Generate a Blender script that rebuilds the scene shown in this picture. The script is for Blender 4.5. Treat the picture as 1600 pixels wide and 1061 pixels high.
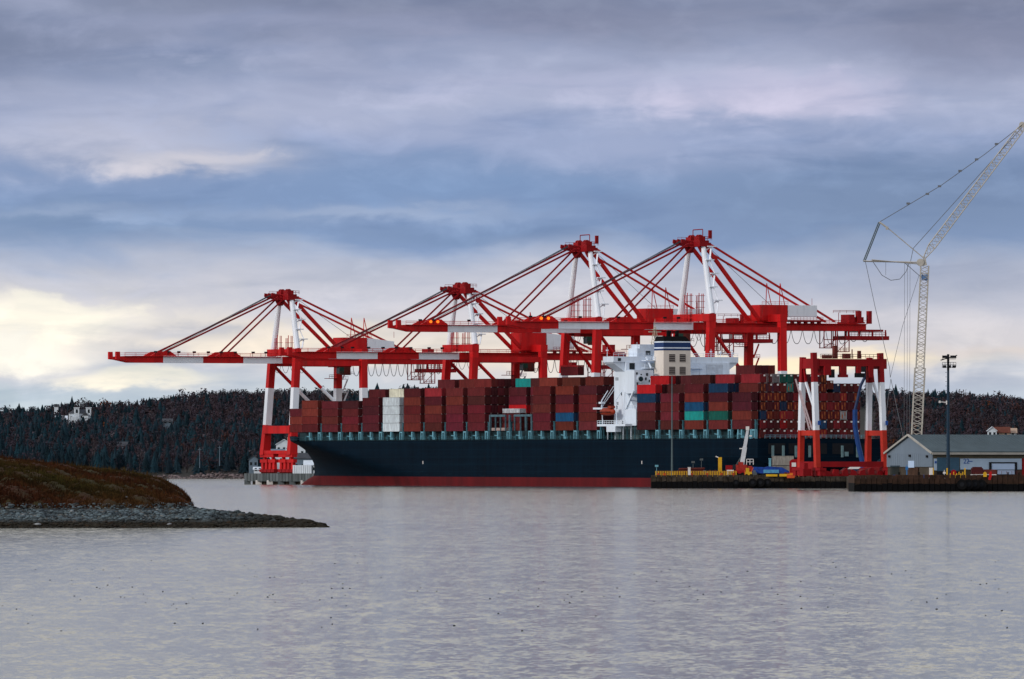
import bpy, math, random
import numpy as np
from mathutils import Vector, Matrix
random.seed(7); rng = np.random.default_rng(7)
for o in list(bpy.data.objects): bpy.data.objects.remove(o)
S = bpy.context.scene
R = math.radians
# ------------------------------------------------------------------ camera
F = 14140.0            # focal length in pixels of a 1600 px wide frame
HZ = 726.0             # horizon row in that frame
CAMZ = 7.0
cam = bpy.data.cameras.new('camera'); co = bpy.data.objects.new('camera', cam); S.collection.objects.link(co)
cam.sensor_width = 36.0; cam.lens = 36.0 * F / 1600.0
cam.shift_y = (HZ - 530.5) / 1600.0
cam.clip_start = 1.0; cam.clip_end = 60000.0
co.location = (0, 0, CAMZ); co.rotation_euler = (R(90), 0, 0)
S.camera = co
# ------------------------------------------------------------------ node helper
class NT:
    def __init__(s, tree): s.t = tree; s.n = tree.nodes; s.l = tree.links
    def node(s, typ, ins=None, **kw):
        nd = s.n.new(typ)
        for k, v in kw.items(): setattr(nd, k, v)
        if ins:
            for k, v in ins.items(): s.put(v, nd.inputs[k])
        return nd
    def put(s, v, sock):
        if isinstance(v, bpy.types.NodeSocket): s.l.new(v, sock)
        else: sock.default_value = v
    def m(s, op, a, b=0.0, c=0.0, clamp=False):
        nd = s.n.new('ShaderNodeMath'); nd.operation = op; nd.use_clamp = clamp
        s.put(a, nd.inputs[0]); s.put(b, nd.inputs[1]); s.put(c, nd.inputs[2])
        return nd.outputs[0]
    def mix(s, f, a, b, mode='MIX'):
        nd = s.n.new('ShaderNodeMix'); nd.data_type = 'RGBA'; nd.blend_type = mode
        s.put(f, nd.inputs[0]); s.put(a, nd.inputs[6]); s.put(b, nd.inputs[7])
        return nd.outputs[2]
    def xyz(s, a, b, c=0.0):
        nd = s.n.new('ShaderNodeCombineXYZ'); s.put(a, nd.inputs[0]); s.put(b, nd.inputs[1]); s.put(c, nd.inputs[2])
        return nd.outputs[0]
    def noise(s, vec, scale, detail=3.0, rough=0.5, dist=0.0):
        nd = s.n.new('ShaderNodeTexNoise'); s.l.new(vec, nd.inputs['Vector'])
        nd.inputs['Scale'].default_value = scale; nd.inputs['Detail'].default_value = detail
        nd.inputs['Roughness'].default_value = rough; nd.inputs['Distortion'].default_value = dist
        return nd.outputs[0]
    def ramp(s, f, stops, interp='LINEAR'):
        nd = s.n.new('ShaderNodeValToRGB'); s.put(f, nd.inputs[0]); cr = nd.color_ramp; cr.interpolation = interp
        while len(cr.elements) < len(stops): cr.elements.new(0.5)
        for e, (p, c) in zip(cr.elements, stops): e.position = p; e.color = c if len(c) == 4 else (*c, 1)
        return nd.outputs[0]
def lin(r, g, b):
    f = lambda c: (c/255/12.92) if c/255 <= .04045 else ((c/255+.055)/1.055)**2.4
    return (f(r), f(g), f(b), 1.0)
# ------------------------------------------------------------------ world: overcast sky over a Nishita base
SUN_EL, SUN_AZ = R(26), R(236)      # azimuth clockwise from +Y (away from the camera)
W = bpy.data.worlds.new('World'); S.world = W; W.use_nodes = True
W.node_tree.nodes.clear(); w = NT(W.node_tree)
sky = w.node('ShaderNodeTexSky', sky_type='NISHITA', sun_disc=False, sun_elevation=SUN_EL, sun_rotation=SUN_AZ)
tc = w.node('ShaderNodeTexCoord')
sp = w.node('ShaderNodeSeparateXYZ', {0: tc.outputs['Generated']})
az = w.m('MULTIPLY', w.m('ARCTAN2', sp.outputs[0], sp.outputs[1]), 141.4)     # hundreds of pixels right of centre
el = w.m('MULTIPLY', w.m('ARCSINE', sp.outputs[2]), 141.4)                     # hundreds of pixels over the horizon
c0 = lambda q: w.m('SUBTRACT', q, .5)
big = w.noise(w.xyz(w.m('MULTIPLY', az, .14), w.m('MULTIPLY', el, .45), 3.1), 1.0, 3, .5, .3)
med = w.noise(w.xyz(w.m('MULTIPLY', az, .26), w.m('MULTIPLY_ADD', el, .95, w.m('MULTIPLY', az, .05)), 7.7), 1.0, 4, .5, .3)
fin = w.noise(w.xyz(w.m('MULTIPLY', az, .38), w.m('MULTIPLY_ADD', el, 2.0, w.m('MULTIPLY', az, -.06)), 1.7), 1.0, 5, .52, .35)
puf = w.noise(w.xyz(w.m('MULTIPLY', az, .95), w.m('MULTIPLY', el, 1.9), 9.3), 1.0, 6, .55, .3)
low = w.m('DIVIDE', el, 3.6, clamp=True)
wp = w.m('MULTIPLY', c0(big), w.m('MULTIPLY_ADD', low, 1.3, .0))
wp = w.m('MULTIPLY_ADD', c0(med), w.m('MULTIPLY_ADD', low, 1.5, .5), wp)
wp = w.m('MULTIPLY_ADD', c0(fin), .7, wp)
e2 = w.m('ADD', el, wp)
st = [(0.0,(182,190,204)), (.9,(184,196,210)), (1.3,(198,202,212)), (1.75,(208,204,208)), (2.25,(204,202,210)), (2.9,(186,190,206)), (3.3,(158,172,200)),
      (3.65,(124,148,188)), (4.6,(120,142,182)), (5.1,(142,156,192)), (5.8,(163,171,200)), (6.4,(144,153,184)), (7.2,(122,131,160)), (8.2,(108,118,148))]
skyc = w.ramp(w.m('DIVIDE', e2, 9.0), [(p/9.0, lin(*c)) for p, c in st])
def blob(a, e, sa, se, amp=1.0, ed=1.5, k=1.0):
    x = w.m('DIVIDE', w.m('SUBTRACT', w.m('MULTIPLY_ADD', c0(med), 2.6*k, w.m('MULTIPLY_ADD', c0(puf), 2.2*k, az)), a), sa)
    y = w.m('DIVIDE', w.m('SUBTRACT', w.m('MULTIPLY_ADD', c0(puf), .8*k, w.m('MULTIPLY_ADD', c0(fin), .5, el)), e), se)
    r = w.m('MULTIPLY_ADD', x, x, w.m('MULTIPLY', y, y))
    return w.m('MULTIPLY', w.m('POWER', 2.718, w.m('MULTIPLY', w.m('POWER', r, ed), -1.0)), amp)
BL = [(-8.0, 3.75, 4.2, .36, .8, 1, (116,140,176)), (-1.0, 4.35, 4.5, .45, .6, 1, (112,142,186)), (-.3, 3.6, 2.2, .18, .7, 1, (106,132,172)), (6.3, 4.1, 4.0, .85, .75, 1, (106,128,164)),
      (-8.4, 6.5, 2.6, .75, .8, 1, (104,116,148)), (-5.2, 6.15, 1.3, .22, .5, 1, (108,126,162)), (7.4, 6.8, 2.8, .7, .6, 1, (108,112,142)), (6.6, 2.9, 3.0, .40, .6, 1, (148,158,184)), (0, 6.95, 4, .3, .5, 1, (116,120,152)),
      (-6.3, 5.05, 2.6, .50, .85, 1.3, (176,180,202)), (-5.3, 4.72, 1.2, .22, .9, 1.6, (198,196,208)), (4.0, 5.8, 1.9, .38, .95, 1.5, (190,188,214)), (1.0, 5.95, 2.6, .20, .5, 1, (172,176,206)), (1.4, 4.95, 2.2, .30, .6, 1, (154,166,200)),
      (-2.2, 3.95, 2.2, .12, .7, 1.2, (154,170,200)), (-6.8, 3.92, 1.6, .09, .6, 1.2, (146,164,196)), (-4.0, 6.9, 2.6, .18, .6, 1, (144,152,184)), (5.5, 3.25, 1.8, .12, .5, 1, (152,164,190)),
      (-7.4, 2.15, 2.8, .62, .8, 1.6, (226,220,214)), (-4.0, 2.75, 2.4, .22, .6, 1.2, (190,192,206)), (-7.3, 2.3, 1.5, .36, 1.0, 2.6, (250,243,228)), (-8.3, 1.75, 1.6, .30, .9, 2.2, (250,246,234)), (-6.0, 1.30, 1.3, .15, .95, 2.2, (252,243,224)),
      (-3.9, 1.95, 1.7, .30, .75, 1.6, (246,232,212)), (-1.2, 1.80, 2.0, .34, .65, 1.3, (240,226,208)), (-8.2, .98, 2.6, .20, .9, 1, (182,196,206)), (-3.2, 1.15, 1.6, .2, .6, 1, (196,204,210)), (-5.0, 2.05, .8, .10, .7, 1.3, (186,188,200)),
      (1.6, 1.65, 2.0, .3, .5, 1, (232,218,200)), (4.6, 1.62, 2.2, .15, .95, 1.6, (252,234,200)), (7.6, 1.75, 1.4, .10, .7, 1.3, (214,204,200)), (5.5, 1.25, 3.2, .16, .7, 1.2, (166,176,196))]
for a, e, sa, se, am, ed, c in BL: skyc = w.mix(blob(a, e, sa, se, am, ed, .6 if se < .2 else 1.0), skyc, lin(*c))
skyc = w.mix(w.m('MULTIPLY_ADD', c0(puf), 2.6, .05, clamp=True), skyc, w.mix(1.0, skyc, (1.30, 1.26, 1.20, 1), 'MULTIPLY'))
skyc = w.mix(w.m('MULTIPLY_ADD', c0(fin), -3.2, .05, clamp=True), skyc, w.mix(1.0, skyc, (.70, .76, .84, 1), 'MULTIPLY'))
# the rest of the dome, well above the picture: plain bright overcast
hi1 = w.m('DIVIDE', w.m('SUBTRACT', el, 9.0), 9.0, clamp=True)
skyc = w.mix(hi1, skyc, w.mix(w.m('MULTIPLY_ADD', c0(med), 2.5, .5, clamp=True), lin(192, 196, 200), lin(250, 240, 220)))
high = w.m('DIVIDE', w.m('SUBTRACT', el, 50.0), 60.0, clamp=True)
skyc = w.mix(high, skyc, lin(196, 206, 228))
wh = w.mix(1.0, skyc, (10, 10, 10, 1), 'MULTIPLY')
mx = w.mix(.93, sky.outputs[0], wh)
bg = w.node('ShaderNodeBackground', {'Color': mx, 'Strength': .1})
wo = w.node('ShaderNodeOutputWorld', {'Surface': bg.outputs[0]})
# ------------------------------------------------------------------ sun (behind cloud)
sl = bpy.data.lights.new('sun', 'SUN'); sl.energy = 1.5; sl.angle = R(12); sl.color = (1.0, .95, .9)
so = bpy.data.objects.new('sun', sl); S.collection.objects.link(so)
sd = Vector((math.sin(SUN_AZ)*math.cos(SUN_EL), math.cos(SUN_AZ)*math.cos(SUN_EL), math.sin(SUN_EL)))
so.rotation_euler = sd.to_track_quat('Z', 'Y').to_euler()
so.location = (0, 0, 500)
S.view_settings.view_transform = 'Standard'; S.view_settings.look = 'None'
S.view_settings.exposure = 0.17; S.view_settings.gamma = 1.0; S.view_settings.use_curve_mapping = False
S.render.resolution_x = 1024; S.render.resolution_y = 679
S.render.engine = 'CYCLES'
# ------------------------------------------------------------------ geometry helpers
COL = S.collection
class MB:
    def __init__(s): s.v = []; s.f = []; s.mi = []
    def quadbox(s, A, B, m=0, cap=True):        # two rings of equal length
        n = len(A); b = len(s.v); s.v += [tuple(p) for p in A] + [tuple(p) for p in B]
        for i in range(n):
            j = (i+1) % n; s.f.append((b+i, b+j, b+n+j, b+n+i)); s.mi.append(m)
        if cap:
            s.f.append(tuple(b+n-1-i for i in range(n))); s.mi.append(m)
            s.f.append(tuple(b+n+i for i in range(n))); s.mi.append(m)
        return s
    def box(s, x0, x1, y0, y1, z0, z1, m=0):
        x0, x1 = min(x0, x1), max(x0, x1); y0, y1 = min(y0, y1), max(y0, y1)
        A = [(x0,y0,z0),(x1,y0,z0),(x1,y1,z0),(x0,y1,z0)]; B = [(p[0],p[1],z1) for p in A]
        return s.quadbox(A, B, m)
    def beam(s, p, q, w0, h0, w1=None, h1=None, m=0, up=(0,0,1)):
        p = Vector(p); q = Vector(q); d = (q-p).normalized(); w1 = w0 if w1 is None else w1; h1 = h0 if h1 is None else h1
        u = Vector(up)
        if abs(d.dot(u)) > .98: u = Vector((1,0,0))
        a = d.cross(u).normalized(); c = a.cross(d)
        A = [p + a*sx*w0/2 + c*sy*h0/2 for sx, sy in ((-1,-1),(1,-1),(1,1),(-1,1))]
        B = [q + a*sx*w1/2 + c*sy*h1/2 for sx, sy in ((-1,-1),(1,-1),(1,1),(-1,1))]
        return s.quadbox(A, B, m)
    def tube(s, p, q, r0, r1=None, n=6, m=0):
        p = Vector(p); q = Vector(q); d = (q-p).normalized(); r1 = r0 if r1 is None else r1
        u = Vector((0,0,1)) if abs(d.z) < .9 else Vector((1,0,0))
        a = d.cross(u).normalized(); c = a.cross(d)
        ang = [2*math.pi*i/n for i in range(n)]
        return s.quadbox([p + (a*math.cos(t)+c*math.sin(t))*r0 for t in ang], [q + (a*math.cos(t)+c*math.sin(t))*r1 for t in ang], m)
    def path(s, pts, r, n=4, m=0):
        for p, q in zip(pts[:-1], pts[1:]): s.tube(p, q, r, r, n, m)
        return s
    def prism(s, poly, y0, y1, m=0):            # poly in x,z extruded along y
        return s.quadbox([(x, y0, z) for x, z in poly], [(x, y1, z) for x, z in poly], m)
    def rail(s, p, q, h=1.1, step=2.5, r=.05, m=0):
        p = Vector(p); q = Vector(q); L = (q-p).length; n = max(1, int(L/step))
        for zz in (h, h*.5): s.tube(p+Vector((0,0,zz)), q+Vector((0,0,zz)), r, r, 3, m)
        for i in range(n+1):
            a = p.lerp(q, i/n); s.tube(a, a+Vector((0,0,h)), r, r, 3, m)
        return s
    def build(s, name, mats, parent=None, smooth=False, fixn=True):
        me = bpy.data.meshes.new(name); me.from_pydata(s.v, [], s.f)
        mats = mats if isinstance(mats, (list, tuple)) else [mats]
        for m in mats: me.materials.append(m)
        me.polygons.foreach_set('material_index', s.mi)
        if smooth: me.polygons.foreach_set('use_smooth', [True]*len(s.f))
        me.update()
        if fixn:
            import bmesh
            bm = bmesh.new(); bm.from_mesh(me); bmesh.ops.recalc_face_normals(bm, faces=bm.faces); bm.to_mesh(me); bm.free()
        o = bpy.data.objects.new(name, me); COL.objects.link(o)
        if parent: o.parent = parent
        return o
def tag(o, label=None, cat=None, group=None, kind=None):
    if label: o['label'] = label
    if cat: o['category'] = cat
    if group: o['group'] = group
    if kind: o['kind'] = kind
    return o
def empty(name, loc, rz=0.0):
    o = bpy.data.objects.new(name, None); COL.objects.link(o); o.location = loc; o.rotation_euler = (0, 0, rz); return o
def kids(o): return [c for c in bpy.data.objects if c.parent == o]
def copy_tree(o, parent=None, depth=0):
    c = o.copy(); COL.objects.link(c); c.parent = parent
    for ch in kids(o): copy_tree(ch, c, depth+1)
    return c
def npmesh(name, V, T, mat, parent=None, col=None, smooth=False):
    me = bpy.data.meshes.new(name); V = np.asarray(V, np.float32); T = np.asarray(T, np.int32)
    me.vertices.add(len(V)); me.vertices.foreach_set('co', V.ravel())
    me.loops.add(T.size); me.loops.foreach_set('vertex_index', T.ravel())
    me.polygons.add(len(T)); k = T.shape[1]
    me.polygons.foreach_set('loop_start', np.arange(0, T.size, k, dtype=np.int32))
    me.polygons.foreach_set('loop_total', np.full(len(T), k, np.int32))
    if smooth: me.polygons.foreach_set('use_smooth', np.ones(len(T), bool))
    me.update(calc_edges=True)
    if col is not None:
        a = me.color_attributes.new('tone', 'FLOAT_COLOR', 'POINT'); c4 = np.ones((len(V), 4), np.float32); c4[:, :3] = col
        a.data.foreach_set('color', c4.ravel())
    me.materials.append(mat)
    o = bpy.data.objects.new(name, me); COL.objects.link(o)
    if parent: o.parent = parent
    return o
# ------------------------------------------------------------------ site frame: t runs along the ship to its bow, v from its port side to the quay
AL = R(27.65); SA, CA = math.sin(AL), math.cos(AL)
X0, Y0 = 374/F*2800, 2800.0
UANG = math.atan2(CA, -SA)                         # heading of the bow
def P(t, v, z=0.0): return Vector((X0 - SA*t + CA*v, Y0 + CA*t + SA*v, z))
def Tx(x, v):                                     # t where the vertical plane through photo column x meets line v
    k = (x-800)/F; return (X0 + CA*v - k*(Y0 + SA*v)) / (SA + k*CA)
def Vx(x, t):
    k = (x-800)/F; return (k*(Y0 + CA*t) - X0 + SA*t) / (CA - k*SA)
def Zy(y, D): return CAMZ + (HZ-y)*D/F
def Dtv(t, v): return Y0 + CA*t + SA*v
def at(x, D, z=0.0): return Vector(((x-800)/F*D, D, z))
# ------------------------------------------------------------------ materials
MT = {}
def mat(name, c, rough=.5, var=.25, scale=.35, metal=0.0, bump=0.0, c2=None, streak=False, spec=.22, grime=0.0):
    if name in MT: return MT[name]
    m = bpy.data.materials.new(name); m.use_nodes = True; t = NT(m.node_tree); t.n.clear()
    g = t.node('ShaderNodeTexCoord').outputs['Object']
    if grime:
        g = t.node('ShaderNodeVectorMath', {0: g, 1: t.xyz(t.m('MULTIPLY', t.node('ShaderNodeObjectInfo').outputs['Random'], 70), 0, 0)}, operation='ADD').outputs[0]
    if streak:
        mp = t.node('ShaderNodeMapping', {'Vector': g, 'Scale': (1, 1, .15)}); g = mp.outputs[0]
    nz = t.noise(g, scale, 5, .6)
    f = t.m('MULTIPLY_ADD', t.m('SUBTRACT', nz, .5), 2.6, .5, clamp=True)
    d = tuple(x*(1-var) for x in c[:3]) if c2 is None else c2
    base = t.mix(f, (*d, 1), (*c[:3], 1))
    if grime:
        gn = t.noise(g, scale*3.7, 6, .7)
        base = t.mix(t.m('MULTIPLY', t.m('MULTIPLY_ADD', t.m('SUBTRACT', gn, .56), 8, 0, clamp=True), grime), base, (.11, .065, .05, 1))
    b = t.node('ShaderNodeBsdfPrincipled', {'Base Color': base, 'Roughness': rough, 'Metallic': metal, 'Specular IOR Level': spec})
    if bump:
        bn = t.node('ShaderNodeBump', {'Height': t.noise(g, scale*6, 4, .6), 'Strength': bump, 'Distance': .1}); t.l.new(bn.outputs[0], b.inputs['Normal'])
    t.node('ShaderNodeOutputMaterial', {'Surface': b.outputs[0]})
    MT[name] = m; return m
def emis(name, c, st):
    m = bpy.data.materials.new(name); m.use_nodes = True; t = NT(m.node_tree); t.n.clear()
    e = t.node('ShaderNodeEmission', {'Color': (*c, 1), 'Strength': st}); t.node('ShaderNodeOutputMaterial', {'Surface': e.outputs[0]})
    return m
RED = mat('red_crane_paint', (.66, .008, .010), .55, .42, .30, streak=True, spec=.2, grime=.35)
DRED = mat('deep_red_paint', (.30, .006, .010), .6, .3, .3, streak=True, spec=.15)
WHT = mat('white_crane_paint', (.84, .88, .95), .45, .12, .3, streak=True, grime=.12)
GRYC = mat('grey_cable', (.03, .035, .04), .6, .2, 1)
DARK = mat('dark_fitting', (.015, .016, .02), .8, .3, 1, spec=.1)
YEL = mat('yellow_paint', (.75, .42, .02), .5, .3, .6)
LBO = mat('lifeboat_orange', (.32, .035, .012), .5, .3, .6)
ORG = mat('orange_paint', (.6, .09, .02), .5, .3, .6)
BLU = mat('blue_paint', (.02, .10, .42), .5, .35, .4)
LBL = mat('pale_blue_fittings', (.16, .40, .50), .55, .4, .6, spec=.2); MBL = mat('dull_teal_fittings', (.05, .15, .19), .6, .5, .6, spec=.1)
TEAL = mat('dark_teal_steel', (.010, .035, .045), .6, .4, .3)
SHW = mat('ship_white_paint', (.72, .80, .90), .45, .16, .3, streak=True, grime=.25)
CREAM = mat('cream_paint', (.78, .70, .62), .5, .14, .3, streak=True)
GLS = mat('dark_glass', (.012, .018, .022), .12, .2, .5)
CONC = mat('weathered_concrete', (.085, .068, .052), .9, .5, .5, bump=.4, c2=(.018, .014, .011), spec=.1)
CONG = mat('grey_quay_concrete', (.14, .16, .17), .85, .4, .3, bump=.4, c2=(.04, .05, .05), streak=True)
ASPH = mat('quay_asphalt', (.055, .052, .05), .9, .3, .1)
BLK = mat('black_rubber', (.008, .008, .009), .9, .3, 1, spec=.08)
WOODM = mat('old_timber', (.085, .045, .030), .9, .6, .5, spec=.1, c2=(.03, .018, .013))
LAMP = emis('orange_lamp', (1.0, .20, .02), 1.4)
GRN = mat('green_cab', (.02, .07, .05), .5, .3, 1)
BRN = mat('rusty_brown_steel', (.16, .03, .022), .7, .5, .8)

# containers: paint colour comes from the object's own colour
def container_mat(name, door=False):
    m = bpy.data.materials.new(name); m.use_nodes = True; t = NT(m.node_tree); t.n.clear()
    oi = t.node('ShaderNodeObjectInfo'); g = t.node('ShaderNodeTexCoord').outputs['Object']
    off = t.node('ShaderNodeVectorMath', {0: g, 1: t.xyz(t.m('MULTIPLY', oi.outputs['Random'], 90), 0, 0)}, operation='ADD').outputs[0]
    nz = t.noise(t.node('ShaderNodeMapping', {'Vector': off, 'Scale': (1, 1, .4)}).outputs[0], .8, 5, .65)
    dark = t.mix(1.0, oi.outputs['Color'], (.62, .60, .62, 1), 'MULTIPLY')
    c = t.mix(t.m('MULTIPLY_ADD', t.m('SUBTRACT', nz, .5), 3.0, .55, clamp=True), dark, oi.outputs['Color'])
    rust = t.m('MULTIPLY_ADD', t.m('SUBTRACT', t.noise(off, 1.9, 4, .6), .60), 9.0, 0.0, clamp=True)
    c = t.mix(t.m('MULTIPLY', rust, .5), c, (.16, .045, .02, 1))
    b = t.node('ShaderNodeBsdfPrincipled', {'Base Color': c, 'Roughness': .7, 'Specular IOR Level': .12})
    t.node('ShaderNodeOutputMaterial', {'Surface': b.outputs[0]}); return m
CTM = container_mat('container_paint'); 
RODM = mat('door_rust_orange', (.40, .10, .025), .6, .6, 1.5); RODD = mat('door_rod_steel', (.09, .03, .03), .6, .5, 2.0); PLT = mat('white_marking', (.75, .72, .70), .6, .2, 2.0)

# ------------------------------------------------------------------ water
def make_water():
    m = bpy.data.materials.new('sea_water'); m.use_nodes = True; t = NT(m.node_tree); t.n.clear()
    g = t.node('ShaderNodeTexCoord').outputs['Object']
    # wave facets: slopes taken straight from noise so that they stay real at every distance
    def nvec(sc, rot, detail, rough):
        mp = t.node('ShaderNodeMapping', {'Vector': g, 'Scale': sc, 'Rotation': (0, 0, rot)}).outputs[0]
        nd = t.n.new('ShaderNodeTexNoise'); t.l.new(mp, nd.inputs['Vector']); nd.inputs['Scale'].default_value = 1.0; nd.inputs['Detail'].default_value = detail; nd.inputs['Roughness'].default_value = rough
        sub = t.node('ShaderNodeVectorMath', {0: nd.outputs['Color'], 1: (.5, .5, .5)}, operation='SUBTRACT').outputs[0]
        return sub
    def vs(v, k):
        nd = t.n.new('ShaderNodeVectorMath'); nd.operation = 'SCALE'; t.l.new(v, nd.inputs[0]); t.put(k, nd.inputs['Scale']); return nd.outputs[0]
    def va(a, b_): return t.node('ShaderNodeVectorMath', {0: a, 1: b_}, operation='ADD').outputs[0]
    n3 = t.noise(t.node('ShaderNodeMapping', {'Vector': g, 'Scale': (.010, .0055, 1)}).outputs[0], 1.0, 5, .6, .5)
    amp = t.m('MULTIPLY_ADD', t.m('SUBTRACT', n3, .5), 3.0, .5, clamp=True)
    v = vs(nvec((3.2, .80, 1), .05, 5, .68), t.m('MULTIPLY_ADD', amp, .40, .46))
    v = va(v, vs(nvec((.75, .14, 1), -.08, 4, .6), .30))
    v = va(v, vs(nvec((.05, .02, 1), .10, 3, .55), .07))
    v = va(v, vs(nvec((5, 4, 1), 0, 2, .6), .22))
    sv = t.node('ShaderNodeSeparateXYZ', {0: v})
    nv = t.node('ShaderNodeVectorMath', {0: t.xyz(t.m('MULTIPLY', sv.outputs[0], .8), sv.outputs[1], 1.0)}, operation='NORMALIZE').outputs[0]
    b = t.node('ShaderNodeBsdfPrincipled', {'Base Color': (.075, .082, .082, 1), 'Roughness': .12, 'IOR': 1.36, 'Normal': nv})
    t.node('ShaderNodeOutputMaterial', {'Surface': b.outputs[0]})
    mb = MB(); mb.v = [(-6000,-300,0),(6000,-300,0),(6000,20000,0),(-6000,20000,0)]; mb.f = [(0,1,2,3)]; mb.mi = [0]
    tag(mb.build('water', m), 'calm grey harbour water with small ripples', 'water', kind='structure')
make_water()

# ------------------------------------------------------------------ hills
SKX = [-400, 0, 60, 110, 170, 240, 300, 350, 400, 430, 500, 560, 600, 640, 690, 900, 1200, 1390, 1450, 1500, 1560, 1600, 2000]
SKY_ = [640, 634, 631, 626, 628, 622, 613, 611, 612, 611, 611, 609, 606, 602, 600, 596, 602, 611, 610, 611, 614, 618, 630]
DS, DR = 4520.0, 5200.0
TREEH = 9.0
def hill_z(X, Y):
    X = np.asarray(X, float); Y = np.asarray(Y, float); px = 800 + X/Y*F
    zr = CAMZ + (HZ - np.interp(px, SKX, SKY_))*DR/F - TREEH
    zr = np.maximum(zr, 8)
    f = np.clip((Y-DS)/(DR-DS), 0, 1.6)
    prof = np.where(f < 1, f**.85, 1 - .35*(f-1))
    shore = 1.2*np.clip((Y-DS+20)/20, -1, 1)
    return shore + zr*prof + 1.3*np.sin(X*.021+Y*.013)*np.clip(f*3, 0, 1) + .8*np.sin(X*.047-Y*.03)*np.clip(f*3, 0, 1)
def make_hills():
    xs = np.linspace(-650, 650, 131); ys = np.concatenate([np.linspace(4490, 4560, 8), np.linspace(4580, 6000, 60)])
    XX, YY = np.meshgrid(xs, ys); ZZ = hill_z(XX, YY); ZZ[0] = -3
    V = np.stack([XX.ravel(), YY.ravel(), ZZ.ravel()], 1); nx, ny = len(xs), len(ys)
    i, j = np.meshgrid(np.arange(nx-1), np.arange(ny-1)); a = (j*nx+i).ravel()
    T = np.stack([a, a+1, a+1+nx, a+nx], 1)
    tag(npmesh('hills', V, T, mat('wooded_ground', (.035, .025, .022), .95, .5, .02, c2=(.02, .025, .02)), smooth=True),
        'long wooded hillside across the water', 'hill', kind='structure')
make_hills()
# trees
def conifer(seed, tiers=7, seg=7):
    r = random.Random(seed); V = []; T = []
    for k in range(tiers):
        z0 = .10 + .84*k/tiers; zt = min(1.0, z0 + .30); rad = .20*(1 - k/tiers)**.85 + .015
        b = len(V); V.append((r.uniform(-.01,.01), r.uniform(-.01,.01), zt)); ph = r.uniform(0, 6)
        for i in range(seg*2):
            a = ph + math.pi*i/seg; q = rad*(r.uniform(.85, 1.2) if i % 2 == 0 else r.uniform(.35, .55))
            V.append((q*math.cos(a), q*math.sin(a), z0 - (.045 if i % 2 == 0 else -.02) + r.uniform(-.02, .02)))
        for i in range(seg*2): T.append((b, b+1+i, b+1+(i+1) % (seg*2)))
    return np.array(V), np.array(T)
def bare(seed, n=64, leafy=.05):
    r = random.Random(seed); V = []; T = []
    for i in range(n):
        a = r.uniform(0, 6.283); hh = r.uniform(.30, 1.0); rr = .26*math.sqrt(max(0, 1 - ((hh-.62)/.42)**2))*r.uniform(.3, 1.0)
        p = np.array([rr*math.cos(a), rr*math.sin(a), hh]); q = np.array([rr*.25*math.cos(a), rr*.25*math.sin(a), hh-.22])
        if i % 2: 
            sd_ = np.array([-math.sin(a), math.cos(a), 0])*.022
            b = len(V); V += [tuple(q-sd_*.5), tuple(q+sd_*.5), tuple(p)]; T.append((b, b+1, b+2))
        s_ = leafy*r.uniform(.7, 1.6); b = len(V)
        for _ in range(3): V.append(tuple(p + np.array([r.uniform(-s_, s_), r.uniform(-s_, s_), r.uniform(-s_, s_)*1.5])))
        T.append((b, b+1, b+2))
    return np.array(V), np.array(T)
def trunk_mesh():
    V = []; T = []
    for k, (z, q) in enumerate(((0, .022), (.5, .014), (.9, .004))):
        for i in range(4): V.append((q*math.cos(i*1.571), q*math.sin(i*1.571), z))
    for k in range(2):
        for i in range(4):
            a = k*4+i; b = k*4+(i+1) % 4; T += [(a, b, b+4), (a, b+4, a+4)]
    return np.array(V), np.array(T)
def foliage_mat(name, attr):
    m = bpy.data.materials.new(name); m.use_nodes = True; t = NT(m.node_tree); t.n.clear()
    c = t.node('ShaderNodeAttribute', attribute_name='tone').outputs['Color'] if attr else t.node('ShaderNodeObjectInfo').outputs['Color']
    g = t.node('ShaderNodeNewGeometry').outputs['Position']
    nz = t.noise(g, .35, 3, .6)
    c = t.mix(t.m('MULTIPLY_ADD', t.m('SUBTRACT', nz, .5), 2.2, .5, clamp=True), t.mix(1, c, (.6, .6, .65, 1), 'MULTIPLY'), c)
    b = t.node('ShaderNodeBsdfPrincipled', {'Base Color': c, 'Roughness': .9, 'Specular IOR Level': .1})
    t.node('ShaderNodeOutputMaterial', {'Surface': b.outputs[0]}); return m
FOL_A = foliage_mat('woodland_tones', True); FOL_O = foliage_mat('tree_tones', False); BARK = mat('grey_bark', (.09, .075, .07), .9, .3, 3)
CLEAR = [(122, 5030, 20, 66), (190, 4700, 10, 20), (262, 4870, 9, 26), (132, 4650, 5, 16), (88, 5090, 6, 30), (1560, 4640, 24, 26), (462, 4540, 28, 24), (396, 4535, 8, 14)]
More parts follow.
